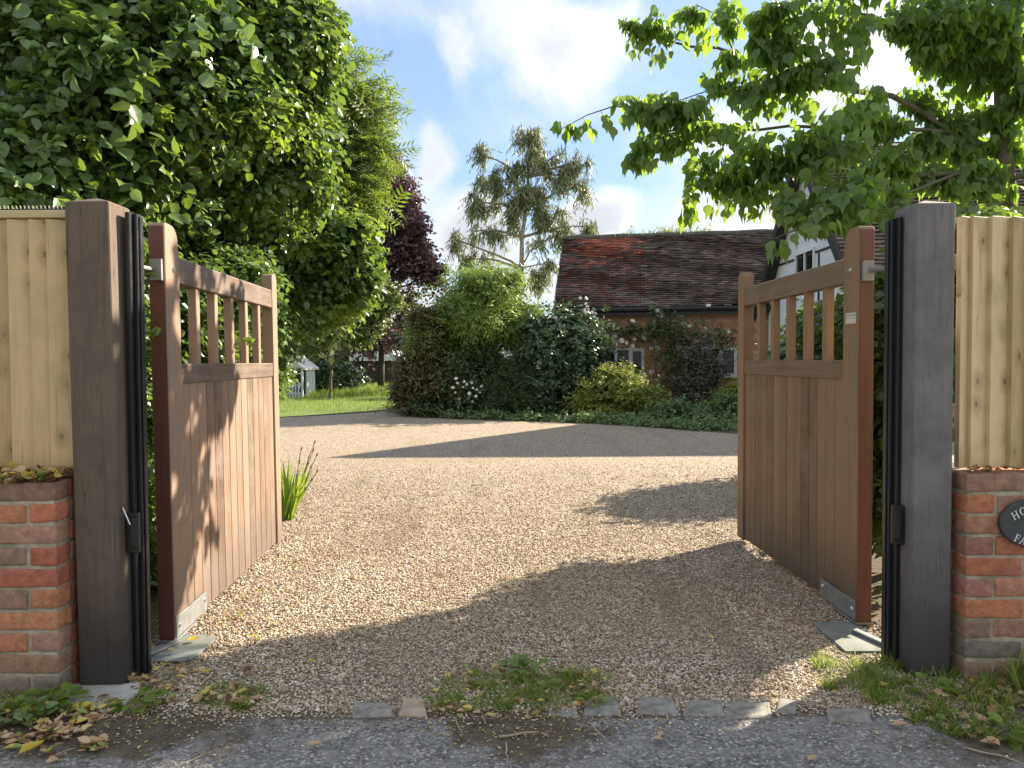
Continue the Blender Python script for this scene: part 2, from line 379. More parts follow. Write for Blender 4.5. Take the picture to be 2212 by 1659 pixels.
# ---- gravel
m, nt, p, o = mat('drive_gravel'); co = nt.coord()
v = nt.vor(co, 74); v2 = nt.vor(co, 25)
sc_ = nt.n.new('ShaderNodeSeparateColor'); nt.l.new(v.outputs['Color'], sc_.inputs[0])
STONES = [(0, (.09, .07, .05)), (.16, (.21, .155, .105)), (.32, (.38, .285, .19)), (.52, (.54, .43, .295)), (.72, (.68, .58, .44)), (.88, (.86, .81, .71))]
c = nt.ramp(sc_.outputs[0], STONES)
c = nt.mix(nt.math('MULTIPLY', smooth(nt, v.outputs['Distance'], .3, .7), .75), c, (.11, .075, .045))
big = nt.noise(co, .9, 5, .6); mid = nt.noise(co, 4, 5, .7)
c = nt.mix(nt.math('MULTIPLY', smooth(nt, big, .4, .65), .3), c, (.36, .27, .16))
c = nt.mix(nt.math('MULTIPLY', smooth(nt, mid, .5, .75), .4), c, (.2, .15, .09))
trk = nt.noise(nt.coord((1.6, .22, 1), rot=(0, 0, .12)), 1.3, 5, .6); c = nt.mix(nt.math('MULTIPLY', smooth(nt, trk, .5, .66), .4), c, (.24, .19, .12))
setp(nt, p, Base_Color=c, Roughness=.85)
h = nt.math('ADD', nt.math('MULTIPLY', v.outputs['Distance'], -1.0), nt.math('MULTIPLY', mid, .6)); bump(nt, p, h, .9, .012); M['gravel'] = m
m, nt, p, o = mat('gravel_stone'); geo = nt.n.new('ShaderNodeNewGeometry')
c = nt.ramp(geo.outputs['Random Per Island'], STONES); co = nt.coord()
c = nt.mix(nt.math('MULTIPLY', smooth(nt, nt.noise(co, 1.3, 6, .65), .42, .62), .4), c, (.34, .25, .16))
c = nt.mix(nt.math('MULTIPLY', smooth(nt, nt.noise(co, 5, 5, .7), .5, .66), .45), c, (.16, .125, .085))
trk = nt.noise(nt.coord((1.6, .22, 1), rot=(0, 0, .12)), 1.3, 5, .6); c = nt.mix(nt.math('MULTIPLY', smooth(nt, trk, .5, .64), .5), c, (.24, .19, .13))
setp(nt, p, Base_Color=c, Roughness=.75); M['stone'] = m
# ---- asphalt, with moss and dirt
m, nt, p, o = mat('old_asphalt'); co = nt.coord()
v = nt.vor(co, 95); sc_ = nt.n.new('ShaderNodeSeparateColor'); nt.l.new(v.outputs['Color'], sc_.inputs[0])
c = nt.ramp(sc_.outputs[0], [(0, (.08, .08, .08)), (.6, (.19, .185, .18)), (.9, (.3, .29, .275)), (.98, (.5, .47, .42))])
n = nt.noise(co, 7, 7, .7); c = nt.mix(nt.math('MULTIPLY', smooth(nt, n, .42, .62), .5), c, (.3, .285, .265))
sx = nt.n.new('ShaderNodeSeparateXYZ'); nt.l.new(co, sx.inputs[0])
def patch(cx, cy, rx, ry):
    a = nt.math('DIVIDE', nt.math('SUBTRACT', sx.outputs[0], cx), rx); b = nt.math('DIVIDE', nt.math('SUBTRACT', sx.outputs[1], cy), ry)
    return nt.math('SUBTRACT', 1.0, nt.math('SQRT', nt.math('ADD', nt.math('MULTIPLY', a, a), nt.math('MULTIPLY', b, b))))
q = nt.math('MAXIMUM', patch(.04, 3.08, .42, .34), nt.math('MAXIMUM', patch(-1.75, 3.15, 1.0, .38), patch(2.3, 2.95, .9, .3)))
q = nt.math('MAXIMUM', q, nt.math('SUBTRACT', 1.0, nt.math('MULTIPLY', nt.math('ABSOLUTE', nt.math('SUBTRACT', sx.outputs[1], 3.27)), 8.0)))
q = nt.math('ADD', q, nt.math('MULTIPLY_ADD', nt.noise(co, 6, 7, .7), 1.7, -.85))
dirt = nt.ramp(nt.noise(co, 16, 6, .7), [(.3, (.03, .02, .012)), (.5, (.085, .06, .035)), (.62, (.11, .095, .04)), (.75, (.2, .16, .11))])
k = nt.math('MULTIPLY', smooth(nt, q, .05, .5), .88); c = nt.mix(k, c, dirt); setp(nt, p, Base_Color=c, Roughness=.9)
bump(nt, p, nt.math('ADD', v.outputs['Distance'], nt.math('MULTIPLY', n, 1.2)), .7, .006); M['asphalt'] = m
# ---- soil / grass ground
def groundmat(name, a, b, cc, s1=3, s2=30):
    m, nt, p, o = mat(name); co = nt.coord(); n = nt.noise(co, s1, 6, .65); n2 = nt.noise(co, s2, 5, .7)
    c = nt.mix(n2, nt.ramp(n, [(.35, a), (.65, b)]), cc); setp(nt, p, Base_Color=c, Roughness=.95); bump(nt, p, n2, .8, .03); return m
M['soil'] = groundmat('garden_soil', (.06, .045, .025), (.15, .11, .06), (.07, .075, .03), 3, 14)
M['meadow'] = groundmat('meadow_ground', (.07, .10, .02), (.13, .17, .035), (.05, .08, .015), .6, 8)
M['lawn'] = groundmat('lawn_turf', (.10, .16, .02), (.19, .26, .04), (.09, .14, .02), .7, 12)
m, nt, p, o = mat('grass_blade'); geo = nt.n.new('ShaderNodeNewGeometry')
c = nt.ramp(geo.outputs['Random Per Island'], [(0, (.07, .13, .02)), (.5, (.17, .26, .04)), (.8, (.30, .36, .08)), (1, (.45, .42, .2))]); setp(nt, p, Base_Color=c, Roughness=.6)
tr = nt.add('ShaderNodeBsdfTranslucent', Color=nt.mix(.5, c, (.35, .5, .05))); mx = nt.add('ShaderNodeMixShader', Fac=.4, i1=p.outputs[0], i2=tr.outputs[0]); nt.l.new(mx.outputs[0], o.inputs[0]); M['blade'] = m
m, nt, p, o = mat('dry_leaf'); geo = nt.n.new('ShaderNodeNewGeometry')
c = nt.ramp(geo.outputs['Random Per Island'], [(0, (.14, .07, .035)), (.15, (.34, .2, .11)), (.36, (.56, .38, .22)), (.55, (.66, .5, .32)), (.74, (.68, .56, .14)), (.88, (.28, .36, .08))], 'CONSTANT')
setp(nt, p, Base_Color=c, Roughness=.6); tr = nt.add('ShaderNodeBsdfTranslucent', Color=c); mx = nt.add('ShaderNodeMixShader', Fac=.25, i1=p.outputs[0], i2=tr.outputs[0]); nt.l.new(mx.outputs[0], o.inputs[0]); M['litter'] = m
M['leaf_yellow'] = leafmat('yellow_leaf', (.55, .42, .05), (.68, .55, .09), (.7, .6, .05), .3)
M['leaf_tan'] = leafmat('tan_dry_leaf', (.42, .26, .14), (.60, .42, .24), (.5, .3, .12), .2)
M['leaf_green_fallen'] = leafmat('green_ground_leaf', (.06, .13, .03), (.12, .22, .05), (.2, .35, .05), .25)
M['twig'] = plain('dead_twig', (.38, .30, .22), .8, 0, .3, 12)

L_ = {}
L_['big'] = leafmat('broad_tree_leaf', (.022, .055, .02), (.16, .25, .095), (.36, .55, .03), .3, .27, .5, hue=(.42, .42, .06))
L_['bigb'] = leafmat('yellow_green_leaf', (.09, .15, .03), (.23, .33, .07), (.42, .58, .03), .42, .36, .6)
L_['ash'] = leafmat('feathery_leaf', (.07, .11, .03), (.16, .23, .06), (.35, .5, .04), .42, .45, .4)
L_['beech'] = leafmat('purple_leaf', (.065, .042, .048), (.21, .135, .14), (.25, .11, .11), .35, .38, .25)
L_['euc'] = leafmat('grey_green_leaf', (.14, .18, .09), (.32, .37, .2), (.34, .38, .14), .3, .42, .25)
L_['small'] = leafmat('olive_leaf', (.09, .12, .045), (.2, .25, .09), (.28, .38, .06), .35, .42, .4)
L_['cshrub'] = leafmat('fine_green_leaf', (.13, .19, .045), (.32, .42, .12), (.34, .52, .04), .4, .42, .5)
L_['dark'] = leafmat('dark_glossy_leaf', (.05, .085, .05), (.12, .18, .10), (.1, .18, .04), .2, .28, .5)
L_['darker'] = leafmat('shaded_dark_leaf', (.035, .055, .022), (.10, .145, .05), (.09, .14, .03), .25, .5, .5)  # dark plants' own tone; also puts crown shade into inner leaves' colour
L_['mound'] = leafmat('gold_green_leaf', (.12, .13, .025), (.28, .32, .08), (.35, .42, .05), .35, .42, .9, hue=(.4, .14, .05))
L_['brown'] = leafmat('bronze_leaf', (.08, .09, .035), (.19, .17, .065), (.2, .16, .04), .3, .45, .6)
L_['purple'] = leafmat('dusky_purple_leaf', (.07, .065, .05), (.17, .155, .125), (.15, .13, .08), .25, .5, .6)
L_['low'] = leafmat('soft_green_leaf', (.10, .16, .06), (.21, .3, .13), (.2, .32, .08), .3, .5, .8)
L_['willow'] = leafmat('pale_willow_leaf', (.2, .26, .07), (.38, .44, .14), (.5, .55, .12), .4, .5, .3)
L_['maple'] = leafmat('maple_leaf', (.07, .12, .045), (.16, .25, .09), (.5, .75, .03), .5, .4, .5)
L_['ivy'] = leafmat('ivy_leaf', (.03, .055, .022), (.085, .14, .04), (.3, .48, .03), .36, .32, .6)
L_['iris'] = leafmat('iris_leaf', (.16, .26, .03), (.32, .45, .07), (.45, .6, .04), .4, .45, .9)
M['petal'] = plain('white_petal', (.85, .80, .76), .6, 0, .06, 20, 0)
M['petal_red'] = plain('red_petal', (.55, .05, .05), .6, 0, .2, 20, 0)
#--SETTING--
# ================================================================== ground
def sheet(name, poly, z, m, kind='structure', depth=None):
    b = MB(); b.raw([(x, y, z) for x, y in poly], [tuple(range(len(poly)))])
    o = b.build(name, m); o['kind'] = kind; return o
def grid_sheet(name, x0, x1, y0, y1, nx, ny, m, zf, keep=None):
    V = []; F = []
    for j in range(ny + 1):
        for i in range(nx + 1):
            x = x0 + (x1 - x0) * i / nx; y = y0 + (y1 - y0) * j / ny; V.append((x, y, zf(x, y)))
    for j in range(ny):
        for i in range(nx):
            a = j * (nx + 1) + i
            if keep is None or keep((V[a][0] + V[a + nx + 2][0]) / 2, (V[a][1] + V[a + nx + 2][1]) / 2): F.append((a, a + 1, a + nx + 2, a + nx + 1))
    b = MB(); b.v = V; b.f = F; b.c = [None] * len(V)
    o = b.build(name, m, smooth_=True); o['kind'] = 'structure'; return o
def wob(x, s=1.0, a=1.0): return a * (math.sin(x * 2.1 * s + 1) * .5 + math.sin(x * 5.3 * s + 2.2) * .3 + math.sin(x * 11.7 * s) * .2)
EDGE = lambda x: 3.27 + wob(x, 1, .05) + (.02 * x if x > 0 else -.035 * x)      # where asphalt meets gravel
sheet('ground', [(-400, -60), (400, -60), (400, 900), (-400, 900)], -.03, M['meadow'])
# road: edge follows a wobbly line
xs = [-14 + i * .1 for i in range(281)]
b = MB(); n = len(xs); b.raw([(x, -4, -.012) for x in xs] + [(x, min(EDGE(x), 3.5) + .02, -.012) for x in xs], [(i, i + 1, n + i + 1, n + i) for i in range(n - 1)])
b.build('road', M['asphalt'])['kind'] = 'structure'
# drive outline from the photo
bed = [(862, 893), (900, 900), (1000, 906), (1130, 910), (1240, 914), (1340, 918), (1420, 924), (1500, 930), (1590, 937)]
bedw = [gnd(*q) for q in bed]
lawn_edge = [gnd(*q) for q in [(560, 905), (620, 901), (700, 897), (780, 892), (862, 886)]]
outline = [(-6.5, 3.0), (-6.5, 9)] + [(-9.5, 15)] + [(v.x, v.y) for v in lawn_edge] + [(v.x, v.y) for v in bedw] + [(7.2, 15.5), (8.2, 13), (7.0, 9), (6.0, 6.5), (6.0, 3.0)]
sheet('driveway', [(x, y) for x, y in outline], 0.0, M['gravel'])
dv = bpy.data.objects['driveway']
# cut the near edge to the wobbly line: the asphalt lies above it there as a ribbon
b = MB(); b.raw([(x, -4, .003) for x in xs] + [(x, min(EDGE(x), 3.45), .003) for x in xs], [(i, i + 1, n + i + 1, n + i) for i in range(n - 1)])
b.build('road_surface', M['asphalt'])['kind'] = 'structure'
bpy.data.objects.remove(bpy.data.objects['road'])
bpy.data.objects['road_surface'].name = 'road'
# soil beds under the planting
sheet('planting_bed', [(v.x, v.y) for v in bedw] + [(8.5, 18), (9.0, 23), (1.2, 24.3), (-3.5, 27), (-4.4, 24)], .006, M['soil'])
sheet('side_bed', [(-1.98, 3.9), (-2.02, 6.4), (-2.35, 8.3), (-3.2, 9.5), (-6.5, 12), (-6.5, 3.7), (-2.0, 3.7)], .006, M['soil'])
sheet('hedge_bed', [(2.05, 3.8), (2.08, 6.3), (2.9, 8.5), (4.2, 11), (6.5, 11), (6.5, 3.8)], .006, M['soil'])
lp = [(v.x, v.y + .25) for v in lawn_edge]
sheet('lawn', lp + [(-4.4, 24.5), (-3.5, 28), (-2, 60), (-40, 60), (-40, 20), (-14, 20)], .005, M['lawn'])

# loose stones: real pebbles over the near drive and strays on the asphalt
def pebbles(name, P, S, m):
    n = len(P); base = np.array([(1, 0, 0), (-1, 0, 0), (0, 1, 0), (0, -1, 0), (0, 0, 1), (0, 0, -1)], float)
    T = np.array([(.9, .45, .3), (-.9, .35, -.3), (.2, .8, -.3), (-.1, -.8, .3), (.1, 0, 1), (0, .1, -1)])
    V = base[None] * .75 + T[None] * .35 + rng.normal(scale=.16, size=(n, 6, 3))
    V *= S[:, None, None] * np.stack([rng.uniform(.8, 1.3, n), rng.uniform(.6, .95, n), rng.uniform(.4, .7, n)], 1)[:, None, :]
    th = rng.uniform(0, 6.28, n); c, s = np.cos(th)[:, None], np.sin(th)[:, None]
    X = V[..., 0] * c - V[..., 1] * s; Y = V[..., 0] * s + V[..., 1] * c
    V = np.stack([X, Y, V[..., 2]], -1) + P[:, None, :]
    f = np.array([(0,2,4),(2,1,4),(1,3,4),(3,0,4),(2,0,5),(1,2,5),(3,1,5),(0,3,5)]).ravel()
    F = (f[None] + (np.arange(n) * 6)[:, None]).ravel()
    return fast_mesh(name, V.reshape(-1, 3), F, np.full(n * 8, 3), m)
N = 165000
y = 3.2 + 8.5 * rng.random(N) ** 2.1; x = rng.uniform(-1, 1, N) * (2.1 + np.maximum(0, y - 6.5) * .45)
edge = 3.27 + .05 * (np.sin(x * 2.1 + 1) * .5 + np.sin(x * 5.3 + 2.2) * .3 + np.sin(x * 11.7) * .2) + np.where(x > 0, .02 * x, -.035 * x)
k = (y > edge - rng.exponential(.028, N)) & (rng.random(N) < 1 - np.clip((y - 5.5) / 6.0, 0, 1) ** 1.3); x, y = x[k], y[k]
P = np.stack([x, y, rng.uniform(0.0, .006, len(x))], 1)
S = rng.uniform(.0038, .0092, len(x)) * (1 + np.maximum(0, y - 5) * .05)
Ns = 2600
xs2 = rng.uniform(-2.6, 2.6, Ns); ys2 = 3.28 - rng.exponential(.13, Ns); P2 = np.stack([xs2, ys2, np.full(Ns, .008)], 1)
tag(pebbles('gravel_stones', np.concatenate([P, P2]), np.concatenate([S, rng.uniform(.003, .0075, Ns)]), M['stone']), 'loose tan and cream gravel stones over the drive', 'gravel', kind='stuff')

# ================================================================== gate posts with black steel hinge columns
def xf(loc=(0, 0, 0), rz=0): return Matrix.Translation(loc) @ Matrix.Rotation(rz, 4, 'Z')
def gate_post(label, x0, x1, y0, y1, h, mm, lean=0):
    t = thing('gate_post', label, 'gate post', ((x0 + x1) / 2, (y0 + y1) / 2, 0))
    w, d = (x1 - x0) / 2, (y1 - y0) / 2
    b = MB()
    b.raw([(-w, -d, -.06), (w, -d, -.06), (w, d, -.06), (-w, d, -.06), (-w, -d, h), (w, -d, h), (w, d, h), (-w, d, h), (0, 0, h + .034)],
          [(0, 1, 5, 4), (1, 2, 6, 5), (2, 3, 7, 6), (3, 0, 4, 7), (4, 5, 8), (5, 6, 8), (6, 7, 8), (7, 4, 8), (3, 2, 1, 0)])
    b.build('timber', mm, t, bevel=.005); t.rotation_euler[1] = lean
    return t
pl = gate_post('brown weathered timber gate post beside the left brick wall', -2.005, -1.805, 3.51, 3.71, 2.235, M['post_l'], R(-.55))
pr = gate_post('grey rough sawn timber gate post beside the wall with the oval sign', 1.875, 2.055, 3.58, 3.79, 2.22, M['post_r'], R(.1))
def steel_column(label, x, y, s, h):
    """s = +1: stands on the +x side of its post"""
    t = thing('steel_column', label, 'steel column', (x, y, 0))
    b = MB(); b.box(0 * s, .02 * s, -.045, .045, -.03, h); b.box(.02 * s, .038 * s, -.008, .045, -.03, h); b.box(.038 * s, .045 * s, .012, .045, -.03, h - .01)
    b.build('channel', M['black'], t, bevel=.003)
    c = MB(); c.box(-.004 * s, .052 * s, -.085, -.048, .61, .80); c.box(.02 * s, .06 * s, -.1, -.086, .64, .78); c.build('lock_keep', M['black_plastic'], t, bevel=.006, seg=2)
    if s > 0:
        d = MB(); d.tube([(-.002, -.112, .83), (.03, -.112, .752)], .004, 5); d.build('catch_pin', M['bolt'], t)
    return t
steel_column('black steel gate column on the sunlit side of the brown post', -1.803, 3.652, 1, 2.205)
steel_column('black steel gate column on the shaded side of the grey post', 1.873, 3.74, -1, 2.18)

# ================================================================== the two gate leaves
def gate(label, p0, p1, side, woods, stl=.19, sfar=.14, lean=0, sticker=False):
    """p0 hinge end, p1 far end on the ground; side: +1 the visible face is local -y (towards +x of the drive for the left leaf)"""
    p0 = Vector(p0); p1 = Vector(p1); d = p1 - p0; Lg = d.length; rz = math.atan2(d.y, d.x)
    t = thing('wooden_gate', label, 'gate', (p0.x, p0.y, 0), rz); t.rotation_euler = (lean, 0, rz)
    W, WR, END = woods; T = .086
    f = lambda a, b: (min(a * side, b * side), max(a * side, b * side))      # thickness runs away from the visible face
    y0, y1 = f(0, T)
    H = 2.235
    # hinge stile with a rounded shoulder on its inner corner
    arc = [(stl - .012, 2.09)] + [(stl - .012 - .085 * (1 - math.cos(a)) if False else (stl - .10) + .088 * math.cos(a), 2.09 + .055 + .09 * math.sin(a)) for a in [R(q) for q in range(0, 91, 15)]]
    prof = [(0, .035), (stl, .035), (stl, 2.0)] + [(stl, 2.085)] + arc[1:] + [(.015, H), (0, H - .015)]
    MB().prism(prof, y0, y1).build('hinge_stile', END if False else W, t, bevel=.004)
    # reddish planed front edge of the hinge stile: end board
    e0, e1 = f(.003, T - .003); MB().box(-.006, 0.001, e0, e1, .035, H - .02).build('stile_edge', END, t, bevel=.002)
    prof2 = [(Lg - sfar, .035), (Lg, .035), (Lg, 2.17), (Lg - .02, 2.2), (Lg - .05, 2.215), (Lg - sfar + .02, 2.2), (Lg - sfar, 2.17)]
    MB().prism(prof2, y0, y1).build('closing_stile', W, t, bevel=.004)
    a0, a1 = f(.004, T - .01)
    MB().prism([(a0 if side > 0 else a1, 1.935), (a1 if side > 0 else a0, 1.935), (a1 if side > 0 else a0, 2.075), ((a0 + a1) / 2, 2.088), (a0 if side > 0 else a1, 2.075)], stl + .001, Lg - sfar - .001, 'x').build('top_rail', WR, t, bevel=.007, seg=2)
    m0, m1 = f(.006, T - .01); MB().box(stl + .001, Lg - sfar - .001, m0, m1, 1.385, 1.495).build('middle_rail', WR, t, bevel=.006, seg=2)
    c0, c1 = f(T - .04, T - .012); MB().box(stl + .001, Lg - sfar - .001, c0, c1, .07, .2).build('bottom_rail', WR, t, bevel=.004)
    sp = None; L0, L1 = stl, Lg - sfar
    s0, s1 = f(.018, .068)
    for i in range(5):
        xc = L0 + (L1 - L0) * (i + 1) / 6
        if sp is None:
            sp = MB().box(-.03, .03, s0, s1, 1.49, 1.94).build('spindle', W, t, bevel=.004); sp.location.x = xc
        else: q = sp.copy(); COL.objects.link(q); q.parent = t; q.location.x = xc
    b = MB(); nb = 14; wd = (L1 - L0) / nb
    for i in range(nb):
        g0, g1 = f(.014 + rnd.uniform(0, .0015), .034); b.box(L0 + i * wd + .0034, L0 + (i + 1) * wd - .0034, g0, g1, .045, 1.388)
    bb = b.build('board_panel', W, t, bevel=.0035)
    k0, k1 = f(.026, .030); MB().box(L0, L1, k0 + .012 * side, k1 + .012 * side, .06, 1.386).build('backing_board', M['dark_timber'], t)
    z0, z1 = f(-.005, .0); pz = MB().prism([(.006, .04), (.47, .04), (.47, .15), (.006, .15)], z0, z1).build('brace_plate', M['galv'], t, bevel=.002)
    for (bx, bz) in ((.045, .095), (.43, .11)):
        MB().tube([(bx, -.004 * side, bz), (bx, -.012 * side, bz)], [.014, .009], 10).build('bolt', M['bolt'], pz)
    u0, u1 = f(-.006, T + .01); MB().box(-.01, .3, u0, u1, .022, .033).build('shoe', M['galv'], t)
    MB().tube([(.105, .004 * side, 2.0), (.105, -.008 * side, 2.0)], [.017, .013], 12).build('hinge_bolt', M['bolt'], t)
    MB().tube([(.0, .05 * side, 1.985), (-.14, .075 * side, 1.985), (-.34, .075 * side, 1.985)], [.014, .012, .012], 8).build('hinge_rod', M['galv'], t)
    MB().box(-.03, -.006, .01 * side, .07 * side, 1.93, 2.04).build('hinge_bracket', M['galv'], t)
    if sticker:
        st = MB().box(.03, .155, -.0015 * side, .0012 * side, 1.70, 1.762).build('maker_plate', M['plate'], t)
    return t
m, nt, p, o = mat('cream_plate'); co = nt.coord(); sx = nt.n.new('ShaderNodeSeparateXYZ'); nt.l.new(co, sx.inputs[0])
ln = nt.math('GREATER_THAN', nt.math('FRACT', nt.math('MULTIPLY', nt.math('SUBTRACT', sx.outputs[2], 1.70), 58)), .5)
band = nt.math('MULTIPLY', smooth(nt, sx.outputs[2], 1.729, 1.733), smooth(nt, nt.noise(nt.coord((180, 1, 60)), 1, 2), .38, .5))
setp(nt, p, Base_Color=nt.mix(nt.math('MULTIPLY', nt.math('MULTIPLY', ln, band), .75), (.62, .6, .5), (.15, .17, .2)), Roughness=.5); M['plate'] = m
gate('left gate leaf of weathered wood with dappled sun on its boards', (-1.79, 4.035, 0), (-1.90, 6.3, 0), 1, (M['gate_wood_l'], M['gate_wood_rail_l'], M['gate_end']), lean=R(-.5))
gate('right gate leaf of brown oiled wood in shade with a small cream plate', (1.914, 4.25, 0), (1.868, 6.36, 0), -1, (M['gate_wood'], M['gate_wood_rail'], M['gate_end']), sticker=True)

def floor_plate(label, c, w, d, rz, s):
    t = thing('hinge_floor_plate', label, 'metal plate', (c[0], c[1], 0), rz)
    w /= 2; d /= 2; q = .035
    MB().prism([(-w, -d), (w - q, -d), (w, -d + q), (w, d - q), (w - q, d), (-w, d)], .006, .016, 'z').build('plate', M['galv_old'], t, bevel=.002)
    b = MB(); b.box(-.02, .02, -d * 1.05, .06, .02, .035, Matrix.Translation((-s * .06, 0, 0)) @ Matrix.Rotation(s * -.32, 4, 'Z')); b.box(.03, .06, -d, .02, .018, .03, Matrix.Translation((-s * .14, 0, 0)) @ Matrix.Rotation(s * -.32, 4, 'Z'))
    b.build('hinge_arm', M['galv'], t, bevel=.003); return t
floor_plate('grey steel floor plate under the left gate hinge with fallen leaves on it', (-1.735, 3.975), .26, .37, -.05, 1)
floor_plate('bare grey steel floor plate under the right gate hinge', (1.815, 4.09), .25, .44, 0, -1)

# ================================================================== brick walls, real bricks
BR = [((.56, .19, .11), 5), ((.48, .155, .10), 4), ((.40, .15, .11), 3), ((.60, .26, .14), 3), ((.36, .22, .16), 2), ((.16, .11, .11), .5), ((.46, .28, .2), 2)]
def brick_col(pool=BR):
    t = rnd.uniform(0, sum(w for _, w in pool))
    for c, w in pool:
        t -= w
        if t <= 0: break
    k = rnd.uniform(.85, 1.15); return tuple(min(1, v * k * rnd.uniform(.95, 1.05)) for v in c)
def brick_wall(label, x0, x1, y0, y1, h, end, pool=BR, mm='brick'):
    """end = +1: the visible return is at x1, -1: at x0"""
    t = thing('brick_wall', label, 'wall', ((x0 + x1) / 2, y0, 0)); ox = (x0 + x1) / 2
    i = .008
    MB().box(x0 + i - ox, x1 - i - ox, i, y1 - y0 - i, -.05, h - .012).build('mortar', M['mortar'], t)
    b = MB(); n = 10; ch = h / n; D = y1 - y0; J = .0075
    for r in range(n):
        z0, z1 = r * ch + J, (r + 1) * ch - J
        if r == 0: z0 = -.03
        # run from the visible end inwards
        pos = 0; k = 0; head = r % 2 == 0
        xs_ = []
        while pos < x1 - x0 - .02:
            w = (.132 if head else .275) if k == 0 else (.275 if (r % 2 == 0 or k % 3) else .137)
            if k == 1 and not head: w = .137
            w = min(w + rnd.uniform(-.006, .006), x1 - x0 - pos); xs_.append((pos, pos + w)); pos += w; k += 1
        for q, (a, c) in enumerate(xs_):
            if end > 0: bx0, bx1 = x1 - c - ox, x1 - a - ox
            else: bx0, bx1 = x0 + a - ox, x0 + c - ox
            if q == 0:
                if end > 0: bx0 += J; 
                else: bx1 -= J
            else: bx0 += J; bx1 -= J
            dy = rnd.uniform(-.003, .003); zz = rnd.uniform(-.002, .002)
            col = brick_col(pool)
            if r >= n - 1: col = tuple(v * .7 + .07 for v in (col[0] * .75, col[1], col[2]))
            if r <= 1: col = tuple(v * .7 + .06 for v in (col[0] * .8, col[1], col[2]))
            b.box(bx0, bx1, dy, D / 2 if q else D * .52, z0 + zz, z1 + zz, col=col, jit=.0035)
        b.box(*( (x1 - .1 - ox, x1 - ox) if end > 0 else (x0 - ox, x0 + .1 - ox)), D * .54, D, z0, z1, col=brick_col(pool), jit=.002)
        b.box(x0 - ox + .12, x1 - ox - .12, D * .56, D, z0, z1, col=brick_col(pool))
    o = b.build('bricks', M[mm], t, bevel=.007, seg=2)
    bm = bmesh.new(); bm.from_mesh(o.data); bmesh.ops.subdivide_edges(bm, edges=[e for e in bm.edges if e.calc_length() > .03], cuts=3, use_grid_fill=True)
    for v in bm.verts: v.co += noise.noise_vector(v.co * 30 + Vector((ox, 3, 1))) * .0035 + noise.noise_vector(v.co * 95) * .0016
    bm.to_mesh(o.data); bm.free(); o.data.polygons.foreach_set('use_smooth', [True] * len(o.data.polygons))
    return t
brick_wall('low red brick wall left of the gateway topped with dead leaves', -5.2, -2.045, 3.42, 3.64, .975, 1)
brick_wall('low mossy red brick wall right of the gateway carrying the oval sign', 2.095, 5.2, 3.53, 3.75, .975, -1, [((.56, .21, .12), 4), ((.40, .2, .15), 4), ((.50, .25, .15), 3), ((.37, .24, .18), 4), ((.34, .21, .17), 3)])
MB().box(-2.1, -1.7, 3.32, 3.52, -.02, .012, jit=.01).build('footing', M['concrete'], None, bevel=.006); tag(bpy.data.objects['footing'], 'pale concrete footing at the foot of the brown gate post', 'footing')

# ================================================================== feather edge fence panels
def fence(label, x0, x1, y, z0, z1, mm, rail, s, widths):
    t = thing('fence_panel', label, 'fence', ((x0 + x1) / 2, y, z0)); ox = (x0 + x1) / 2; b = MB(); x = x1 if s > 0 else x0; k = 0
    while (x > x0 + .02) if s > 0 else (x < x1 - .02):
        w = widths[k] if k < len(widths) else rnd.uniform(.082, .102); k += 1
        if s > 0: a, c = x - w, x
        else: a, c = x, x + w
        th = .020; zt = z1 - z0 + rnd.uniform(-.004, .004)
        # wedge board: thick left edge laps over the thin right edge of its neighbour
        thick, thin = (a - .006, c) if s > 0 else (c + .006, a)
        if s < 0: thick, thin = (a, c + .012)
        b.prism([(thick - ox, -.044 if s > 0 else -.042), (thin - ox, -.004), (thin - ox, .004), (thick - ox, .0)], 0, zt, 'z'); x = a if s > 0 else c
    b.build('boards', mm, t, bevel=.002)
    b = MB()
    if rail: b.box(x0 - ox, x1 - ox, -.04, .03, z1 - z0 + .006, z1 - z0 + .042); b.build('capping_rail', M['pine_rail'], t, bevel=.004); b = MB()
    for z in (.12, .95): b.box(x0 - ox, x1 - ox, .005, .05, z, z + .07)
    b.build('back_rails', M['pine_rail'], t); return t
fence('pale pine fence panel with capping rail above the left brick wall', -5.1, -2.035, 3.60, .98, 2.165, M['pine'], True, 1, [.10, .08, .1, .098])
fence('pale pine fence panel without capping rail above the right brick wall', 2.12, 5.1, 3.68, .98, 2.17, M['pine_r'], False, -1, [.055, .09, .1, .085, .1])
b = MB()
for i in range(160):
    x = -5 + i * .019; b.prism([(x, 2.215), (x + .007, 2.215), (x + .0035, 2.233)], 3.59, 3.6)
b.box(-5.05, -2.05, 3.575, 3.615, 2.208, 2.215); tag(b.build('spike_strip', M['black_plastic'], None), 'black plastic spike strip along the left fence top', 'spike strip')

